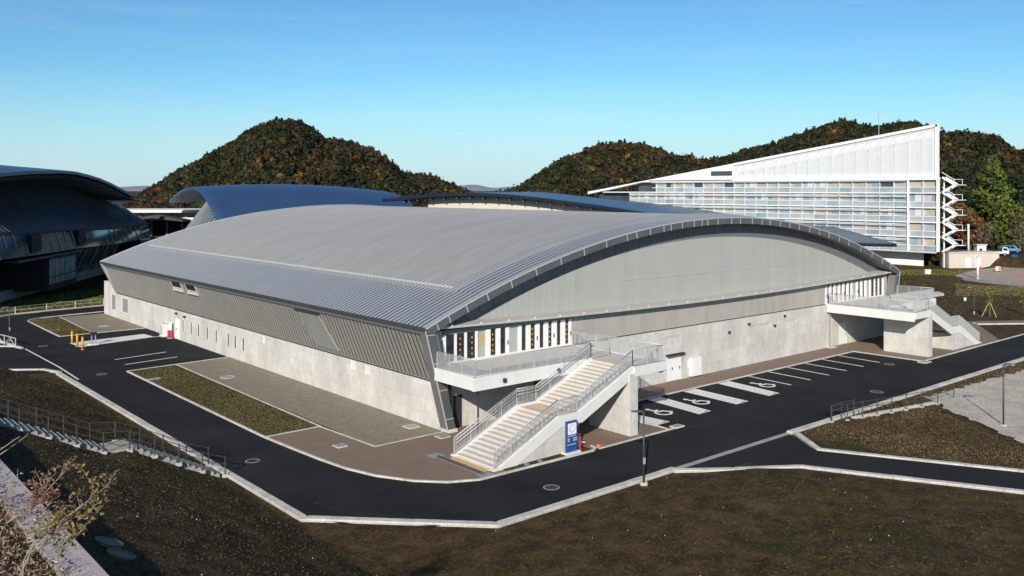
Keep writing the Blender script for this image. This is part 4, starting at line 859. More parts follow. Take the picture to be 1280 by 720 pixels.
ga = lambda k: ((28.3 + 7.3 * k, 103.5 + 20.5 * k, zv(28.3 + 7.3 * k, 103.5 + 20.5 * k) - .4), (19.5 + 3.5 * k, 103.5 + 20.5 * k, .5))
gz = MB().quad(ga(0)[1], ga(1)[1], ga(1)[0], ga(0)[0]).build('leaning_glazing', 'teal_glass', v1h)
for k in range(13): a, b = ga(k / 12); MB().beam(a, b, .16, .16).build('fin', 'galv', gz)
MB().quad(ga(1)[1], ga(1)[0], (40, 124, zv(40, 124) - 1), (36, 124, 0)).build('return_wall', 'soffit', v1h)

# second large hall behind the ridge, broad blue roof with shaded gable
v2 = thing('shell_roofed_hall', 'broad low hall with slate blue arched roof and shaded eaves behind the silver roof ridge', 'building', (100, 90, 0))
A2 = np.array([57.7, 90.]); E2 = np.array([.679, -.735]); N2 = np.array([.735, .679])
def P2(px, py):
    h = FW + (px - 640) / F * R; b = A2 - C; M_ = np.array([[h[0], -E2[0]], [h[1], -E2[1]]]); t, s = np.linalg.solve(M_, b); return s, H - t * (py - HY) / F
pp = sorted(P2(*p) for p in [(478, 250), (500, 246), (530, 243), (560, 241), (600, 241), (640, 243), (700, 250), (760, 258), (815, 267), (900, 281), (1000, 296), (1063, 303.5), (1090, 305), (1121, 304.5)])
PS = np.array([p[0] for p in pp]); PZ = np.array([p[1] for p in pp]); s0, s1 = PS[0], PS[-1]
def Q2(s, d, z): p = A2 + E2 * s + N2 * d; return (p[0], p[1], z)
mb = MB(); ss = np.linspace(s0, s1, 60); ds = np.linspace(0, 96, 14)
zs2 = np.interp(ss, PS, PZ)
k_ = np.convolve(np.pad(zs2, 3, mode='edge'), np.ones(7) / 7, 'valid')
for off in (0, -.55):
    for s, z in zip(ss, k_):
        for d in ds: mb.v.append(Q2(s, d, z + off + .024 * d * float(sstep(s0 + .35 * (s1 - s0), s0 + .75 * (s1 - s0), s))))
for o in (0, 60 * 14):
    for i in range(59):
        for j in range(13): mb.f.append((o + i * 14 + j, o + i * 14 + 14 + j, o + i * 14 + 15 + j, o + i * 14 + j + 1))
for i in range(59): mb.f.append((i * 14, i * 14 + 14, 60 * 14 + i * 14 + 14, 60 * 14 + i * 14))
for i in (0, 59):
    for j in range(13): mb.f.append((i * 14 + j, i * 14 + j + 1, 840 + i * 14 + j + 1, 840 + i * 14 + j))
r2 = mb.build('roof', 'blue_roof2', v2, True)
MB().prism([Q2(s0 + 8, 2.9, 0)] + [Q2(s, 2.9, float(np.interp(s, ss, k_)) - .6) for s in np.linspace(s0 + 8, s1 - 6, 24)] + [Q2(s1 - 6, 2.9, 0)], (N2[0] * 68, N2[1] * 68, 0)).build('wall', 'beige', v2)
for k in range(34):
    s = s0 + 4 + (s1 - s0 - 10) * k / 33; z = float(np.interp(s, ss, k_)); MB().beam(Q2(s, .6, z - .8), Q2(s, 2.9, z - .9), .25, .5).build('eaves_bracket', 'iron', r2)

# ------------------------------------------------------------------ white wedge-topped tower block
TU, TV0, TV1 = 149.7, 34.2, 131.0
tw = thing('wedge_tower', 'white five storey glazed block crowned by a rising wedge-shaped screen', 'building', (TU, TV0, 0))
ztop = lambda v: 29.4 - (v - TV0) * .1405
nb = 27; bw_ = (118 - TV0) / nb; zf = [3.3 + 3.02 * k for k in range(6)]
body = [(TU + 1.2, TV0 + .6), (TU + 1.2, TV1), (TU + 16, TV1), (TU + 25, TV0 + 13)]
cb = MB().prism([(*p, 3.2) for p in body], (0, 0, 12.2)).build('core', 'pane_dark', tw)
MB().prism([(TU + 1.2, TV0 + .6, 15.4), (TU + 1.2, 116, 15.4), (TU + 16, 116, 15.4), (TU + 25, TV0 + 13, 15.4)], (0, 0, 2.9)).build('core', 'pane_dark', tw)
MB().prism([(TU + 2.2, TV0 + 4, 0), (TU + 2.2, TV1, 0), (TU + 15, TV1, 0), (TU + 24, TV0 + 14, 0)], (0, 0, 3.0)).build('base_wall', 'tower_white', tw)
MB().prism([(TU - .8, TV0, 3.0), (TU - .8, TV1, 3.0), (TU + 16, TV1, 3.0), (TU + 26, TV0 + 13, 3.0)], (0, 0, .3)).build('floor_slab', 'louver', tw)
pm = {}
def shared(key, mb, m):                            # alike panes share one mesh
    if key not in pm: pm[key] = {}
    return pm[key]
def pane_mesh(w_, h_, m):
    k = (round(w_, 3), round(h_, 3), m)
    if k not in pm:
        b = MB().box(0, .06, .06, w_ - .06, 0, h_); me = bpy.data.meshes.new('pane'); me.from_pydata(b.v, [], b.f); me.materials.append(MATS[m]); pm[k] = me
    return pm[k]
for k in range(5):
    z0 = zf[k]; vend = 118 if k < 4 else 110; n = nb if k < 4 else int((110 - TV0) / bw_)
    fl = MB().box(TU - .35, TU + 1.2, TV0, vend + (10 if k < 4 else 1), z0 + 2.82, z0 + 3.05).build('floor_slab', 'tower_white', tw)
    MB().box(TU - .12, TU + .02, TV0, vend, z0 + 1.06, z0 + 1.2).build('rail', 'tower_white', fl); 
    for zz in (2.42, 2.12) if k < 4 else (2.42,): MB().box(TU - .5, TU - .25, TV0 + 6.5, vend, z0 + zz, z0 + zz + .1).build('louver', 'tower_white', fl)
    for j in range(n):
        v = TV0 + j * bw_
        me = pane_mesh(bw_, .98, 'pane_blue' if (j + k) % 5 else 'pane_teal'); o = link('spandrel_pane', me, fl); o.location = Vector((TU - .05, v, z0 + .06)) - Vector(OFF[tw.name])
        if k == 4: mm = random.choice(['pane_beige', 'pane_beige', 'pane_dark', 'pane_beige'])
        else: mm = random.choice(['pane_tan', 'pane_tan', 'pane_teal', 'pane_blue', 'pane_tan', 'pane_beige']) if j > 3 else random.choice(['pane_blue', 'pane_teal', 'pane_tan'])
        o = link('pane', pane_mesh(bw_, 1.58, mm), fl); o.location = Vector((TU + .25, v, z0 + 1.22)) - Vector(OFF[tw.name])
        if random.random() < .6:
            o = link('blind', pane_mesh(bw_ * random.choice((.35, .5)), 1.5, random.choice(('pane_teal', 'pane_beige', 'louver'))), fl); o.location = Vector((TU + .17, v + .3, z0 + 1.25)) - Vector(OFF[tw.name])
    for j in range(n + 1): v = TV0 + j * bw_; MB().box(TU - .15, TU + .25, v - .06, v + .06, z0 + .05, z0 + 2.8).build('mullion', 'louver', fl)
MB().box(TU - .45, TU + .4, TV0 - .15, TV0 + .2, 3.3, 18.3).build('corner_post', 'tower_white', tw)
MB().box(TU - .4, TU - .1, TV0 + 5.9, TV0 + 6.3, 3.3, 18.3).build('corner_post', 'tower_white', tw)
top = [(TU - .3, TV0, 18.1), (TU - .3, 113.0, 18.1), (TU - .3, TV1 + 3, ztop(TV1 + 3) - .1), (TU - .3, TV1 + 3, ztop(TV1 + 3) + .1), (TU - .3, TV0, ztop(TV0))]
wed = MB().prism([(TU + 4.0, TV0 + 2, 18.2), (TU + 4.0, 112, 18.2), (TU + 4.0, 112, ztop(112) - .4), (TU + 4.0, TV0 + 2, ztop(TV0 + 2) - .6)], (.4, 0, 0)).build('wedge', 'louver', tw)
MB().prism([(TU + 4.4, TV0 + 2.5, 18.2), (TU + 4.4, 100, 18.2), (TU + 15, 100, 18.2), (TU + 25, TV0 + 13, 18.2)], (0, 0, .4)).build('roof_slab', 'louver', wed)
MB().prism([(TU - .35, 84, 18.0), (TU - .35, 113.5, 18.0), (TU - .35, TV1 + 3, ztop(TV1 + 3) - .7), (TU - .35, TV1 + 3, ztop(TV1 + 3)), (TU - .35, 84, ztop(84))], (2, 0, 0)).build('solid_fascia', 'tower_white', wed)
MB().box(TU - .5, TU - .3, TV0, 84, 18.0, 19.2).build('solid_fascia', 'tower_white', wed)
MB().beam((TU - .2, TV0, ztop(TV0) - .25), (TU - .2, 84, ztop(84) - .25), .5, .55, up=(0, 0, 1)).build('edge_beam', 'tower_white', wed)
MB().box(TU - .45, TU + .3, TV0 - .1, TV0 + .45, 18.0, ztop(TV0) - .1).build('edge_beam', 'tower_white', wed)
MB().box(TU - .5, TU - .36, 84.2, 90.5, 19.5, 20.6).build('vent_slot', 'pane_dark', wed)
for j in range(17):                                # screen panels and the truss behind
    a, b = TV0 + .5 + 49.3 * j / 17, TV0 + .5 + 49.3 * (j + 1) / 17
    MB().prism([(TU - .15, a + .03, 19.2), (TU - .15, b - .03, 19.2), (TU - .15, b - .03, ztop(b) - .5), (TU - .15, a + .03, ztop(a) - .5)], (.04, 0, 0)).build('screen_panel', 'mesh_screen', wed)
    z1 = ztop(a) - .6
    MB().box(TU + .5, TU + .8, a - .1, a + .1, 18.3, z1).build('truss_post', 'tower_white', wed)
    if z1 > 21.5:
        MB().beam((TU + .65, a, z1), (TU + .65, b, max(18.4, z1 - 3.2)), .25, .3).build('truss_brace', 'tower_white', wed)
        MB().beam((TU + .65, a, z1 - 3.2), (TU + .65, b, z1 - 3.2), .2, .25).build('truss_chord', 'tower_white', wed)
# zigzag escape stair
es = MB(); zp = [17.0, 13.95, 10.9, 7.85, 4.8]; u0, u1 = 150.6, 152.4; vl, vr, ve = 33.8, 31.4, 29.8
st_ = MB().box(u0 + .8, u0 + 1.0, vl - .1, vl + .1, 0, 18.6).build('escape_stair', 'tower_white', tw)
for k, z in enumerate(zp):
    MB().box(u0, u1, ve, vr, z - .12, z).build('landing', 'tower_white', st_)
    for a, b in (((vl, z + 1.5), (vr, z)), ((vl, z - 1.5), (vr, z - .05))):
        MB().beam((u0 + .1, a[0], a[1]), (u0 + .1, b[0], b[1]), .2, .32).build('flight', 'tower_white', st_); MB().beam((u1 - .1, a[0], a[1]), (u1 - .1, b[0], b[1]), .2, .32).build('flight', 'tower_white', st_)
        if b[1] == z: MB().tube((u0, a[0], a[1] + 1.0), (u0, b[0], b[1] + 1.0), .07, 5).build('handrail', 'tower_white', st_)
    for v in (ve, vr): MB().tube((u0, v, z), (u0, v, z + 1.05), .05, 5).build('post', 'tower_white', st_)
    MB().tube((u0, ve, z + 1.05), (u0, vr, z + 1.05), .05, 5).build('handrail', 'tower_white', st_)
MB().tube((152, 48, 18), (152, 48, 33), .08, 5).build('antenna', 'galv', tw)

# ------------------------------------------------------------------ right-hand distance: boundary wall, plaza, cars, posts, young trees
w1_, w2_ = np.array(G2(1186, 335)), np.array(G2(1249, 334.5)); dv = np.array(FW) * 4
bwl = thing('boundary_wall', 'beige retaining wall with two white doors below the car road', 'wall', (*w1_, 0))
MB().prism([(*w1_, -.1), (*w2_, -.1), (*(w2_ + dv), -.1), (*(w1_ + dv), -.1)], (0, 0, 3.1)).build('wall', 'beige', bwl)
MB().prism([(*(w1_ - FW * .15), 3.0), (*(w2_ - FW * .15), 3.0), (*(w2_ + dv), 3.0), (*(w1_ + dv), 3.0)], (0, 0, .2)).build('coping', 'concrete', bwl)
for a in (.33, .53): p = w1_ + (w2_ - w1_) * a - FW * .05; q = p + (w2_ - w1_) * .105; MB().prism([(*p, .1), (*q, .1), (*(q + FW * .1), .1), (*(p + FW * .1), .1)], (0, 0, 2.0)).build('door', 'white_paint', bwl)
struct('plaza', MB().sheet([G2(*p) for p in ((1197, 348), (1205, 344), (1225, 339), (1248, 336.5), (1280, 334), (1330, 334), (1360, 366), (1280, 357), (1232, 352))], .28), 'plaza')
struct('plaza_kerb', MB().ribbon([G2(*p) for p in ((1248, 337), (1225, 339.5), (1205, 344.5), (1196, 347.5), (1206, 350), (1232, 353), (1280, 358), (1340, 365))], .7, -.2, .4), 'galv')
struct('car_road', MB().sheet([CP(88, 196, 0)[:2], CP(140, 192, 0)[:2], CP(140, 202, 0)[:2], CP(88, 206, 0)[:2]], 2.03), 'asphalt')
def car(p, ang, lb, body_m, L_=3.95, hh=1.55, truck=False):
    t = thing('parked_car', lb, 'car', p, ang, world=False)
    W_ = .82; x0, x1 = -L_ / 2, L_ / 2
    pr = [(x0, .35), (x1, .35), (x1 + .02, .75), (x1 - .55, .92), (x1 - 1.15, hh), (x0 + .35, hh), (x0, .95)] if not truck else [(x0, .45), (x1, .45), (x1, 1.0), (x1 - .25, 1.75), (x1 - 1.15, 1.75), (x1 - 1.2, .85), (x0, .85)]
    MB().prism([(x, -W_, z) for x, z in pr], (0, 2 * W_, 0)).build('body', body_m, t)
    for s in (-1, 1):
        y = s * (W_ + .012)
        if not truck:
            for a, b, c, d in ((-1.45, -.35, -.35, -1.35), (-.25, .95, .35, -.25)): MB().prism([(a, y, .95), (b, y, .95), (c, y, hh - .1), (d, y, hh - .1)], (0, -s * .02, 0)).build('window', 'glass_dark', t)
        else: MB().prism([(x1 - 1.05, y, 1.1), (x1 - .15, y, 1.1), (x1 - .32, y, 1.62), (x1 - 1.05, y, 1.62)], (0, -s * .02, 0)).build('window', 'glass_dark', t)
        for x in (x0 + .75, x1 - .75):
            wl = MB().tube((x, s * (W_ - .12), .32), (x, s * (W_ + .04), .32), .32, 14).build('wheel', 'rubber', t); MB().tube((x, s * (W_ + .03), .32), (x, s * (W_ + .06), .32), .18, 10).build('rim', 'galv', wl)
    MB().box(x1 - .02, x1 + .04, -.7, -.4, .6, .75).build('headlight', 'white_paint', t); MB().box(x1 - .02, x1 + .04, .4, .7, .6, .75).build('headlight', 'white_paint', t)
ra = math.atan2(R[1], R[0])
car((*CP((1262 - 640) / F * 199, 199)[:2], 2.04), ra, 'light blue hatchback parked on the road above the boundary wall', 'car_blue')
car((*CP((1250 - 640) / F * 190.5, 190.5)[:2], 1.98), ra - .5, 'small white flatbed truck at the end of the boundary wall', 'car_white', 3.3, truck=True)
def simple_post(px, py, z0, top_y, lb, r=.18, m='white_paint', cap=.4):
    p = G(px, py, z0); d = (H - z0) * F / (py - HY); h_ = (py - top_y) / F * d
    t = thing('pillar_light', lb, 'light pillar', p, world=False, group='white pillar lights'); MB().tube((0, 0, 0), (0, 0, h_), r, 10).build('pole', m, t, True); MB().box(-cap, cap, -cap * .5, cap * .5, h_ - .12, h_ + .14).build('head', m, t); MB().cyl((0, 0), r * 1.8, -.2, .12, 12).build('base', 'kerb', t)
simple_post(1222, 348.5, .3, 320, 'white pillar light at the plaza edge in front of the boundary wall', .2, cap=.55)
simple_post(1210.5, 319, 2.0, 281, 'tall white pillar light above the boundary wall', .2, cap=.3)
t = thing('white_kiosk', 'small white ticket kiosk above the boundary wall', 'kiosk', G(1225, 318.5, 2.0), ra, world=False); MB().box(-.95, .95, -.7, .7, 0, 2.0).build('body', 'white_paint', t); MB().box(-1.1, 1.1, -.85, .85, 2.0, 2.3).build('roof', 'beige', t); MB().box(-.5, .1, -.72, -.7, .9, 1.4).build('window', 'glass_dark', t)
t = thing('blue_banner', 'plain blue upright board beside the plaza', 'sign', G(1268, 332, .2), ra, world=False); MB().box(-.55, .55, -.08, .08, .1, 2.3).build('board', 'sign_blue', t); MB().box(-.8, .8, -.3, .3, 0, .12).build('foot', 'concrete_white', t)
for k, (px, py) in enumerate(((1274, 347), (1226, 336))):
    t = thing('traffic_cone', ['red cone standing on the plaza away from the boundary wall', 'red cone standing close to the boundary wall doors'][k], 'traffic cone', G(px, py, .28), world=False, group='red cones'); MB().tube((0, 0, .05), (0, 0, .75), .19, 12, .04).build('cone', 'red', t); MB().box(-.27, .27, -.27, .27, 0, .05).build('base', 'red', t)
for k, (px, py) in enumerate(((1197, 342), (1247, 338.5), (1270, 344))):
    p = G(px, py, .28)
wire_fence([G(px, py, .3) for px, py in ((1206, 349.5), (1222, 351.5), (1242, 354), (1262, 356.5), (1285, 359))], 'low grey chain railing along the edge of the plaza', .85, (.8,), name='low_railing', m='galv', foot=False, clamps=False)
t = thing('work_barrier', 'orange and white work barrier by the plaza corner', 'barrier', G(1247.5, 340, .28), ra, world=False); MB().box(-.5, .5, -.1, .1, .3, 1.05).build('board', 'white_paint', t); MB().box(0, .5, -.115, .115, .35, 1.0).build('stripe', 'orange', t); MB().box(-.5, -.4, -.3, .3, 0, .3).build('leg', 'orange', t); MB().box(.4, .5, -.3, .3, 0, .3).build('leg', 'orange', t)
t = thing('electrical_box', 'small white box on the far grass before the white block', 'utility box', G(1159, 342.5, .1), ra, world=False); MB().box(-.5, .5, -.35, .35, 0, .75).build('casing', 'white_paint', t); MB().box(-.56, .56, -.4, .4, .75, .85).build('lid', 'white_paint', t)
t = thing('electrical_box', 'tiny white marker post on the brown earth beyond the far stair', 'marker', G(1206, 376, .1), ra, world=False); MB().box(-.14, .14, -.14, .14, 0, .4).build('post', 'white_paint', t); MB().box(-.17, .17, -.17, .17, .4, .46).build('cap', 'white_paint', t)
struct('path_slab', MB().prism([(*G2(1161, 374), .1), (*G2(1180, 371), .1), (*G2(1174, 368.5), .1), (*G2(1158, 369), .1)], (0, 0, .4)), 'kerb')

# ------------------------------------------------------------------ foliage
def leaf_cloud(centers, radii, n, size, cols, flat=.8):
    """many small leaf quads spread through clump volumes"""
    k = rng.integers(0, len(centers), n); d = rng.normal(size=(n, 3)); d /= np.linalg.norm(d, axis=1)[:, None]
    rr = rng.random(n) ** .45; p = centers[k] + d * rr[:, None] * radii[k][:, None] * [1, 1, flat]
    a = rng.normal(size=(n, 3)); a /= np.linalg.norm(a, axis=1)[:, None]; b = np.cross(a, d + .3 * rng.normal(size=(n, 3))); b /= np.linalg.norm(b, axis=1)[:, None] + 1e-9
    s = size * rng.uniform(.6, 1.3, n)[:, None]; V = np.stack([p - a * s, p - b * s * .6, p + a * s, p + b * s * .6], 1).reshape(-1, 3)
    ck = cols[k] * rng.uniform(.7, 1.3, n)[:, None]; return V, np.arange(n * 4).reshape(-1, 4), np.repeat(ck, 4, 0)
def tree(base, hgt, rad, lb, kind='round', cols=((.05, .07, .02),), n=2500, size=.32, name='tree', bare=.25, clumps=40, barkm='bark', group=None):
    t = thing(name, lb, 'tree', base, world=False, group=group); tr = MB(); tr.tube((0, 0, -.3), (0, 0, hgt * .45), hgt * .02 + .05, 8, hgt * .012 + .03); tr.tube((0, 0, hgt * .45), (.02 * hgt, 0, hgt * .9), hgt * .012 + .03, 6, .02)
    C_, R_ = [], []
    for k in range(clumps):
        f = (k + .5) / clumps; a = random.uniform(0, 6.283)
        if kind == 'cone': z = hgt * (.08 + .9 * f); r = rad * (1 - f) ** .75 * random.uniform(.35, 1.0); cr = rad * (.42 * (1 - f) + .1)
        else: z = hgt * (bare + (1 - bare) * f); e = math.sqrt(max(.05, 1 - (2 * (f - .45)) ** 2)); r = rad * e * random.uniform(.2, .85); cr = rad * random.uniform(.22, .4)
        c = (r * math.cos(a), r * math.sin(a), z); C_.append(c); R_.append(cr)
        if k % 2 == 0: tr.tube((0, 0, max(hgt * .12, z - r * .7)), c, .02 * hgt * .3 + .03, 5, .015)
    tr.build('trunk', barkm, t)
    if n:
        cc = np.array([cols[random.randrange(len(cols))] for _ in C_]) * rng.uniform(.65, 1.3, (len(C_), 1)); V, f, c = leaf_cloud(np.array(C_), np.array(R_), n, size, cc); mesh_obj('crown', V, f.tolist(), 'leaf', t, col=c)
    return t
tree((*CP((1241 - 640) / F * 214, 214)[:2], 1.8), 22.5, 7.2, 'tall broad yellow green conifer behind the car road', 'cone', ((.075, .10, .018), (.10, .115, .02), (.055, .08, .02)), 9000, .42, clumps=90)
tree((*CP((1213 - 640) / F * 207, 207)[:2], 1.8), 8.5, 3.6, 'rust coloured autumn tree beside the tall white pillar light', 'round', ((.16, .07, .025), (.12, .06, .025), (.19, .10, .03)), 2600, .3)
tree((*CP((1200 - 640) / F * 216, 216)[:2], 1.8), 10.5, 4.0, 'orange brown tree beside the zigzag escape stair', 'round', ((.17, .08, .02), (.10, .08, .025)), 2600, .32)
tree((*CP((1232 - 640) / F * 204, 204)[:2], 1.8), 6.5, 2.4, 'nearly bare grey tree between the rust tree and the blue car', 'round', ((.14, .10, .07),), 420, .2, clumps=46)
tree((*CP((1275 - 640) / F * 206, 206)[:2], 1.8), 9.0, 3.6, 'bare branching tree behind the light blue car', 'round', ((.13, .10, .07),), 500, .2, clumps=60)
for k, (px, Z, h_, r, c, lb) in enumerate(((1258, 232, 14, 5, (.035, .05, .02), 'dark green round tree behind the yellow green conifer'), (1285, 225, 17, 5, (.03, .045, .018), 'tall dark tree standing past the bare tree'), (1222, 236, 12, 5, (.045, .055, .02), 'olive tree behind the rust coloured tree'), (1188, 240, 10, 5, (.05, .06, .02), 'dark olive tree behind the zigzag escape stair'), (1178, 236, 13, 4, (.04, .055, .02), 'dark tree just past the wedge tower corner'))):
    tree((*CP((px - 640) / F * Z, Z)[:2], 1.8), h_, r, lb, 'round', (c, tuple(x * 1.3 for x in c)), 2600, .4, group='trees behind the car road')
# staked young tree
yt = tree((*G2(1237, 395), 0), 3.3, .55, 'thin young tree held by wooden stakes on brown earth', 'round', ((.14, .17, .02), (.10, .13, .02)), 260, .13, name='young_tree', bare=.3, clumps=16)
for a in (.3, 2.4, 4.4): MB().tube((1.0 * math.cos(a), 1.0 * math.sin(a), -.1), (.08 * math.cos(a), .08 * math.sin(a), 1.7), .05, 6).build('stake', 'wood', yt)
yt = tree((*G2(1281, 393), 0), 3.0, .55, 'young tree at the far end of the brown earth bed', 'round', ((.14, .17, .02),), 220, .13, name='young_tree', bare=.3, clumps=16)

# hills with woods
ico = bmesh.new(); bmesh.ops.create_icosphere(ico, subdivisions=1, radius=1); IV = np.array([v.co[:] for v in ico.verts]); IF = np.array([[v.index for v in f.verts] for f in ico.faces]); ico.free()
def hill(sil, Z0, Zb, sp, lb, seed, autumn=.25, tree_r=2.5):
    px = np.array([p[0] for p in sil], float); py = np.array([p[1] for p in sil], float); rs = np.random.default_rng(seed)
    gx = np.linspace(px[0], px[-1], 140); zt = np.interp(gx, px, H - (py - HY) / F * Z0) - tree_r * 2.7; tt = np.linspace(0, 1.5, 46)
    def surf(x, t):
        z = np.maximum(np.interp(x, gx, zt), -2); Z = Zb + (Z0 - Zb) * t; s = np.clip(t, 0, 1); prof = np.where(t <= 1, np.sin(s * math.pi / 2) ** .95, 1 - (t - 1) * .9)
        n = (vnoise(x * .045 + seed, t * 7 + seed) - .5) * 9 * np.sin(np.clip(t, 0, 1) * math.pi); zz = (z + 2) * prof + n * np.clip(z / 30, 0, 1) - 2
        X = (x - 640) / F * Z; return np.stack([C[0] + Z * FW[0] + X * R[0], C[1] + Z * FW[1] + X * R[1], zz], -1)
    GX, TT = np.meshgrid(gx, tt, indexing='ij'); V = surf(GX, TT).reshape(-1, 3); ix = np.arange(140 * 46).reshape(140, 46)
    f = np.stack([ix[:-1, :-1], ix[1:, :-1], ix[1:, 1:], ix[:-1, 1:]], -1).reshape(-1, 4); mesh_obj('hill', V, f.tolist(), 'forest_floor', smooth=True, kind='structure')
    n = sp; x = rs.uniform(px[0], px[-1], n); t = rs.uniform(.12, 1.12, n); keep = np.interp(x, gx, zt) > 0; x, t = x[keep], t[keep]; P = surf(x, t); n = len(x)
    rad = tree_r * (.45 + 1.0 * rs.random(n) ** 1.4)
    base = np.array([(.020, .026, .012), (.027, .029, .013), (.036, .035, .015), (.017, .023, .013), (.042, .037, .017)]); aut = np.array([(.085, .042, .016), (.11, .066, .018), (.07, .042, .02), (.17, .10, .018), (.065, .03, .02)])
    pn = vnoise(x * .03 + seed * 3, t * 6) ; isa = (rs.random(n) < autumn * np.clip((pn - .35) * 4, .1, 2.2)); col = np.where(isa[:, None], aut[rs.choice(5, n, p=(.3, .13, .34, .07, .16))] , base[rs.integers(0, 5, n)]) * rs.uniform(.75, 1.25, (n, 1))
    con = rs.random(n) < .3; K = 46                # each crown: 46 leaf-clump faces over an uneven ellipsoid
    d = rs.normal(size=(n, K, 3)); d[..., 2] = np.abs(d[..., 2]) * 1.1 - .35; d /= np.linalg.norm(d, axis=2, keepdims=True)
    lob = 1 + .28 * np.sin(d[..., 0] * 4.3 + np.arange(n)[:, None]) * np.cos(d[..., 1] * 4.1 + np.arange(n)[:, None] * 1.7); sh = np.where(con[:, None, None], np.array([.62, .62, 1.55]), np.array([1, 1, .95]))
    q = d * lob[..., None] * rs.uniform(.72, 1.06, (n, K, 1)) * sh; q[..., :2] *= np.where(con[:, None, None], np.clip(1 - .45 * q[..., 2:], .2, 1.2), 1)
    P0 = P[:, None, :] + q * rad[:, None, None] + np.array([0, 0, 1.0]) * rad[:, None, None]
    nr = d + rs.normal(0, .28, d.shape); nr /= np.linalg.norm(nr, axis=2, keepdims=True); a = np.cross(nr, rs.normal(size=d.shape)); a /= np.linalg.norm(a, axis=2, keepdims=True) + 1e-9; b = np.cross(nr, a); sz = (rad[:, None] * rs.uniform(.3, .55, (n, K)))[..., None]
    V = np.stack([P0 + a * sz, P0 - a * sz * .5 + b * sz * .86, P0 - a * sz * .5 - b * sz * .86], 2).reshape(-1, 3)
    c = np.repeat((col[:, None, :] * (1 + .22 * rs.normal(size=(n, K, 1)).clip(-1.6, 1.8))).reshape(-1, 3), 3, 0); f = np.arange(len(V)).reshape(-1, 3)
    o = mesh_obj('woodland', V, f.tolist(), 'forest', kind='stuff', col=c); tag(o, lb, 'woodland')
hill([(140, 262), (165, 253), (180, 238), (210, 222), (250, 199), (300, 172), (330, 157), (350, 151), (375, 152), (395, 164), (405, 174), (420, 174), (440, 177), (470, 191), (490, 205), (505, 215), (540, 221), (570, 231), (592, 241)], 560, 330, 8800, 'dark autumn woodland covering the steep hill behind the blue vault', 1, .2, 1.5)
hill([(596, 247), (640, 236), (660, 226), (690, 207), (720, 192), (750, 181), (775, 178), (810, 183), (840, 191), (870, 199), (905, 200), (960, 215)], 520, 360, 5400, 'rounded wooded hill with orange trees left of the wedge tower', 2, .3, 1.5)
hill([(840, 215), (880, 201), (910, 194), (960, 179), (1000, 166), (1030, 156), (1050, 151), (1080, 155), (1100, 157), (1130, 152), (1148, 154), (1180, 170), (1230, 190)], 720, 560, 5000, 'dark woodland on the far ridge rising above the wedge tower', 3, .18, 1.95)
hill([(1120, 200), (1150, 184), (1172, 171), (1200, 167), (1225, 169), (1250, 179), (1285, 190), (1340, 212), (1400, 240)], 460, 250, 6200, 'autumn woodland on the slope right of the wedge tower', 4, .22, 1.5)
# far mountains at the skyline; haze is put into their pale colour
gx = np.linspace(440, 760, 60); py = 233.5 - 3.2 * np.exp(-((gx - 588) / 22) ** 2) - 1.5 * np.sin(gx * .11) * np.sin(gx * .043) + np.abs(gx - 600) * .012; Zf = 9000
V = []
for d, k in ((0, 0), (800, 1), (2200, 0)):
    for x, y in zip(gx, py): p = CP((x - 640) / F * (Zf + d), Zf + d, (H - (y - HY) / F * Zf) * k if k else -5); V.append(p)
mat('hazed_rock', (.24, .25, .26), .95, var=.12, scale=.002)
n = len(gx); mesh_obj('mountains', V, [(r * n + i, r * n + i + 1, r * n + n + i + 1, r * n + n + i) for r in (0, 1) for i in range(n - 1)], 'hazed_rock', smooth=True, kind='structure')
gx = np.linspace(60, 260, 40); V = []
for d, k in ((0, 0), (800, 1), (2200, 0)):
    for x in gx: V.append(CP((x - 640) / F * (Zf + d), Zf + d, (H - (233 + 1.2 * math.sin(x * .06)- HY) / F * Zf) * k if k else -5))
n = len(gx); mesh_obj('mountains', V, [(r * n + i, r * n + i + 1, r * n + n + i + 1, r * n + n + i) for r in (0, 1) for i in range(n - 1)], 'hazed_rock', smooth=True, kind='structure')

# grass tufts and clods
def tufts(poly_test, n, box, hgt, cols, lb, zf=terrain, name='grass', wd=.05):
    u = rng.uniform(box[0], box[1], n); v = rng.uniform(box[2], box[3], n); k = poly_test(u, v); u, v = u[k], v[k]; n = len(u); z = zf(u, v)
    a = rng.uniform(0, 6.283, n); h_ = hgt * rng.uniform(.35, 1.4, n); lx, ly = rng.normal(0, .6, n) * h_, rng.normal(0, .6, n) * h_; wx, wy = np.cos(a) * wd * rng.uniform(.5, 1.5, n), np.sin(a) * wd
    V = np.stack([np.stack([u - wx, v - wy, z - .01], -1), np.stack([u + wx, v + wy, z - .01], -1), np.stack([u + lx, v + ly, z + h_], -1)], 1).reshape(-1, 3)
    pn = vnoise(u * .3, v * .3, 9); cols = np.array(cols); ci = np.clip((pn * len(cols) + rng.normal(0, .8, n)).astype(int), 0, len(cols) - 1); c = cols[ci] * rng.uniform(.75, 1.25, (n, 1))
    o = mesh_obj(name, V, np.arange(3 * n).reshape(-1, 3).tolist(), 'tuft', kind='stuff', col=np.repeat(c, 3, 0)); return tag(o, lb, 'grass')
def off_road(u, v): return (((u < -14.75) & (v < 34)) | ((v < -15.55) & (u < 7.3 + (-17 - v) * .6) & ~((u > 4.6) & (v > -16.9)) & (u < 10.6 + (-19.5 - v) * .40)) | ((u + v < -23.1) & (v < -8.5))) & (u > WALL_U + .2) & ~((v > .1) & (v < 2.5) & (u < -14))
tufts(off_road, 100000, (-28, 14, -34, 34), .035, [(.066, .043, .021), (.06, .041, .02), (.05, .049, .017), (.072, .05, .024), (.054, .055, .018), (.10, .075, .036)], 'sparse dark grass and clods on the bank before the road')
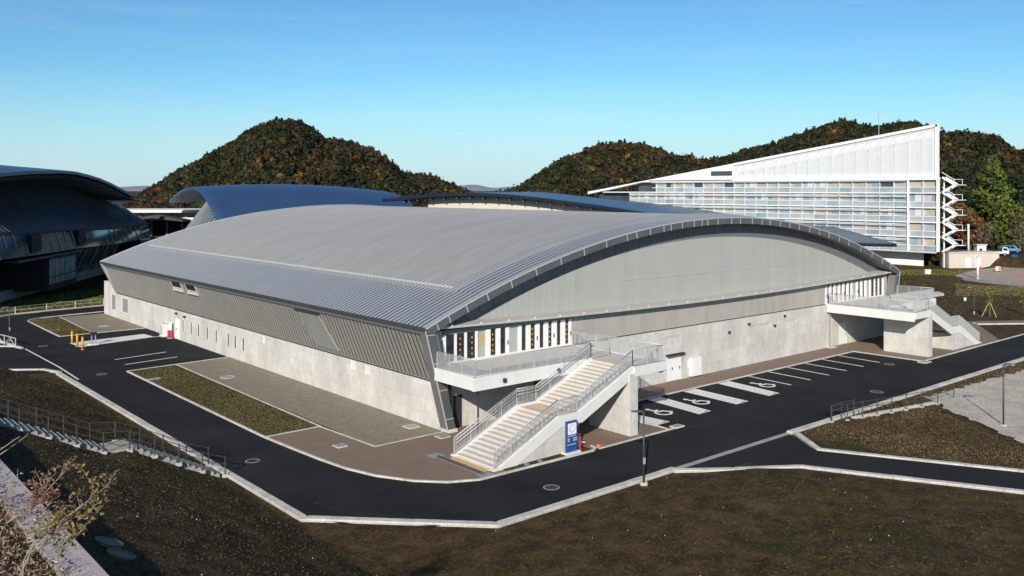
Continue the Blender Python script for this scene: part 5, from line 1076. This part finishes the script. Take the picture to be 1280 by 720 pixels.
tufts(lambda u, v: (v < -15.6) & (u > 15.6 - (v + 18.5) * .5 + .4) & (u > 17.6) & (v > -33) & ~((u > 24.5 + (-26.4 - v) * -.85) & (v < -19) & (u > 27)) & ~((u > 31.2) & (v < -17.6)) | ((v < -15.6) & (v > -16.4) & (u > 34)), 60000, (15, 60, -33, -15.5), .06, [(.085, .057, .03), (.10, .07, .036), (.13, .095, .05), (.19, .145, .075), (.11, .095, .04), (.075, .05, .028)], 'dry straw coloured grass on the triangle between the two roads', wd=.035)
for p, lb in ((lawns[0], 'thin patchy lawn strip between the road and the gravel'), (lawns[1], 'greener lawn patch at the far corner of the hall')):
    us2 = [q[0] for q in p]; vs2 = [q[1] for q in p]; tufts(lambda u, v: (u > -9.4) & (u < -5.75), 14000, (min(us2), max(us2), min(vs2) + .1, max(vs2) - .6), .06, [(.09, .066, .036), (.085, .08, .03), (.10, .095, .033), (.13, .105, .045), (.07, .065, .025)], lb, lambda u, v: np.full_like(u, .05))
tufts(lambda u, v: (~((u < 74) & (v < 4)) & ~((u < 64))), 30000, (63, 150, -2, 60), .07, [(.075, .05, .032), (.065, .052, .03), (.075, .07, .028), (.085, .08, .03), (.06, .045, .03)], 'rough brown and green grass on the open ground beyond the hall', wd=.14)
def row_of(u, v):
    du, dv_ = u - C[0], v - C[1]; Z = du * FW[0] + dv_ * FW[1]; return 640 + (du * R[0] + dv_ * R[1]) / Z * F, HY + H / Z * F
def band(lo, hi, x0=1125, x1=1300):
    def f(u, v): x, y = row_of(u, v); return (y > lo) & (y < hi) & (x > x0) & (x < x1) & ~((x > 1193) & (y < 351) & (x < 1300) & (y > 330) & (x > 1200 + (y - 344) * -6))
    return f
tufts(band(337, 344.5, 1125, 1235), 60000, (90, 160, 5, 60), .12, [(.11, .12, .03), (.13, .125, .035), (.10, .11, .03)], 'bright green grass strip before the beige boundary wall', wd=.2)
tufts(band(357, 371, 1195, 1300), 60000, (80, 140, -10, 40), .1, [(.17, .13, .065), (.14, .105, .05), (.11, .10, .04)], 'straw coloured dry grass below the plaza edge', wd=.16)
tufts(lambda u, v: (v > 84), 16000, (-22, 24, 84, 104), .12, [(.12, .14, .03), (.13, .13, .04), (.10, .12, .03)], 'sunlit green grass before the dark hall', wd=.14)
# stones and litter specks
V, f = [], []; sb = MB()
for _ in range(180):
    u, v = random.uniform(-27, 13), random.uniform(-30, 6)
    if not bool(off_road(np.array([u]), np.array([v]))[0]): continue
    r = random.uniform(.015, .04); z = float(terrain(u, v)); sb.add([(u - r, v, z), (u, v - r, z), (u + r, v, z), (u, v + r, z), (u, v, z + r)], [(0, 1, 4), (1, 2, 4), (2, 3, 4), (3, 0, 4)])
sg = MB()
for _ in range(5200):
    u, v = random.uniform(26, 52), random.uniform(-32, -16.5)
    if u < 34.2 - (-17 - v) * -.2 - (abs(v + 17.9)) * .95 + 1: continue
    q = random.uniform(.02, .05); sg.add([(u - q, v, .02), (u, v - q, .02), (u + q, v, .02), (u, v + q, .02), (u, v, .02 + q * .25)], [(0, 1, 4), (1, 2, 4), (2, 3, 4), (3, 0, 4)])
tag(sg.build('gravel_stones', 'sand', None, kind='stuff'), 'loose pale stones strewn over the sandy ground', 'stones')
tag(sb.build('pebbles', 'kerb', None, kind='stuff'), 'scattered pale pebbles on the dark bank', 'pebbles')

# ------------------------------------------------------------------ dry shrubs on the terrace beside the camera
def leafy(path3, nl, size, cols, mbw, lv, lf, lc, r=.014):
    P = [Vector(p) for p in path3]
    for i in range(len(P) - 1): mbw.tube(P[i], P[i + 1], r * (1 - .6 * i / len(P)), 5, r * (1 - .6 * (i + 1) / len(P)))
    for k in range(nl):
        s = random.uniform(.35, 1) * (len(P) - 1); i = min(int(s), len(P) - 2); p = P[i].lerp(P[i + 1], s - i); d = Vector((random.gauss(0, 1), random.gauss(0, 1), random.gauss(.1, .7))).normalized(); L_ = size * random.uniform(.6, 1.25)
        sd = d.cross(Vector((random.gauss(0, 1), random.gauss(0, 1), random.gauss(0, 1)))).normalized() * L_ * .3; dn = d.cross(sd).normalized() * L_ * .18; b = len(lv); p = p + d * .03
        lv += [p, p + d * L_ * .4 + sd + dn, p + d * L_ * .45, p + d * L_ * .4 - sd + dn, p + d * L_ - dn]; lf += [(b, b + 1, b + 2), (b, b + 2, b + 3), (b + 1, b + 4, b + 2), (b + 2, b + 4, b + 3)]; c = np.array(random.choice(cols)) * random.uniform(.7, 1.3); lc += [c] * 5
def shrub(branches, lb, cols, size=.12, nl=14, D=15.5, barkm='bark_pale', extra=0):
    g = PD(*branches[0][0], D); gz = 6.3; t = thing('dry_shrub', lb, 'shrub', (g[0], g[1], gz), world=True); w_ = MB(); lv, lf, lc = [], [], []
    for bi, br in enumerate(branches):
        pts = [PD(x, y, D + .35 * math.sin(i * 1.3 + bi)) for i, (x, y) in enumerate(br)]
        leafy(pts, nl, size, cols, w_, lv, lf, lc)
        for k in range(extra):
            i = random.randrange(1, len(pts)); a = Vector(pts[i]); e = a + Vector((random.gauss(0, .2), random.gauss(0, .2), random.uniform(.05, .32))); leafy([a, a.lerp(e, .5) + Vector((0, 0, .03)), e], max(2, nl // 4), size, cols, w_, lv, lf, lc, .005)
    p0 = Vector(PD(*branches[0][0], D)); w_.tube((p0.x - .3, p0.y - .3, gz - .3), p0, .03, 6, .016)
    w_.build('stem', barkm, t); mesh_obj('leaves', [tuple(p) for p in lv], lf, 'leaf', t, col=np.array(lc))
yel = [(.24, .18, .05), (.18, .16, .05), (.13, .12, .045), (.20, .12, .05), (.16, .09, .045), (.10, .075, .04)]; bro = [(.20, .09, .05), (.15, .08, .05), (.24, .13, .07)]
shrub([[(25, 720), (43, 679), (68, 656), (85, 645), (114, 623), (134, 607), (143, 600)], [(43, 679), (70, 655), (100, 635), (113, 623), (117, 610), (121, 602)], [(68, 656), (91, 646), (110, 644), (122, 640)], [(68, 690), (82, 676), (96, 670), (101, 660)], [(40, 690), (60, 668), (75, 660), (84, 640)]], 'tall shrub with yellow green leaves leaning out over the coping', yel, .11, 22, 15.5, extra=12)
shrub([[(0, 668), (8, 654), (37, 632), (58, 614), (76, 595)], [(8, 654), (30, 640), (50, 628), (60, 618)], [(37, 632), (45, 622), (54, 612)]], 'thin reddish brown shrub of dry seed heads beside the coping', bro, .075, 30, 15.0, extra=10)
shrub([[(30, 700), (50, 664), (47, 645), (60, 632)], [(45, 690), (62, 668), (70, 652)], [(60, 700), (78, 690), (80, 676)]], 'low shrub with few curled yellow leaves over the coping', yel, .085, 14, 16.5, extra=14)
shrub([[(-8, 640), (4, 622), (14, 610), (22, 603)], [(-8, 660), (12, 640), (24, 622)]], 'pale leafless twigs at the upper end of the coping', [(.45, .33, .30), (.3, .2, .15)], .06, 8, 17, extra=2)
shrub([[(-40, 610), (-10, 575), (18, 556), (33, 545)], [(-40, 600), (-5, 566), (24, 546)]], 'bare pale twigs reaching towards the bank stair', [(.2, .15, .08)], .05, 2, 14.0)
# tangled undergrowth on the terrace
n = 60000; u = rng.uniform(-37, WALL_U - .75, n); v = rng.uniform(-40, -5, n); k = (vnoise(u * .8, v * .8, 4) > .15); u, v = u[k], v[k]; n = len(u)
hh = rng.random(n) ** 1.6 * (.35 + .9 * vnoise(u * .5, v * .5, 11)); z = terrain(u, v) + hh; P = np.stack([u, v, z], -1); a = rng.normal(size=(n, 3)); a /= np.linalg.norm(a, axis=1)[:, None]; b = np.cross(a, rng.normal(size=(n, 3))); b /= np.linalg.norm(b, axis=1)[:, None]; s = rng.uniform(.02, .065, n)[:, None]; st = np.where(rng.random(n) < .3, .12, .55)[:, None]; s = np.where(st < .2, s * 3, s)
V = np.stack([P - a * s, P - b * s * st, P + a * s, P + b * s * st], 1).reshape(-1, 3); cc = np.array([(.24, .17, .12), (.30, .21, .17), (.16, .12, .08), (.22, .17, .07), (.12, .10, .05), (.38, .28, .2)])[rng.integers(0, 6, n)] * rng.uniform(.6, 1.3, (n, 1))
tag(mesh_obj('undergrowth', V, np.arange(4 * n).reshape(-1, 4).tolist(), 'leaf', kind='stuff', col=np.repeat(cc, 4, 0)), 'tangled dry brown undergrowth behind the coping', 'undergrowth')
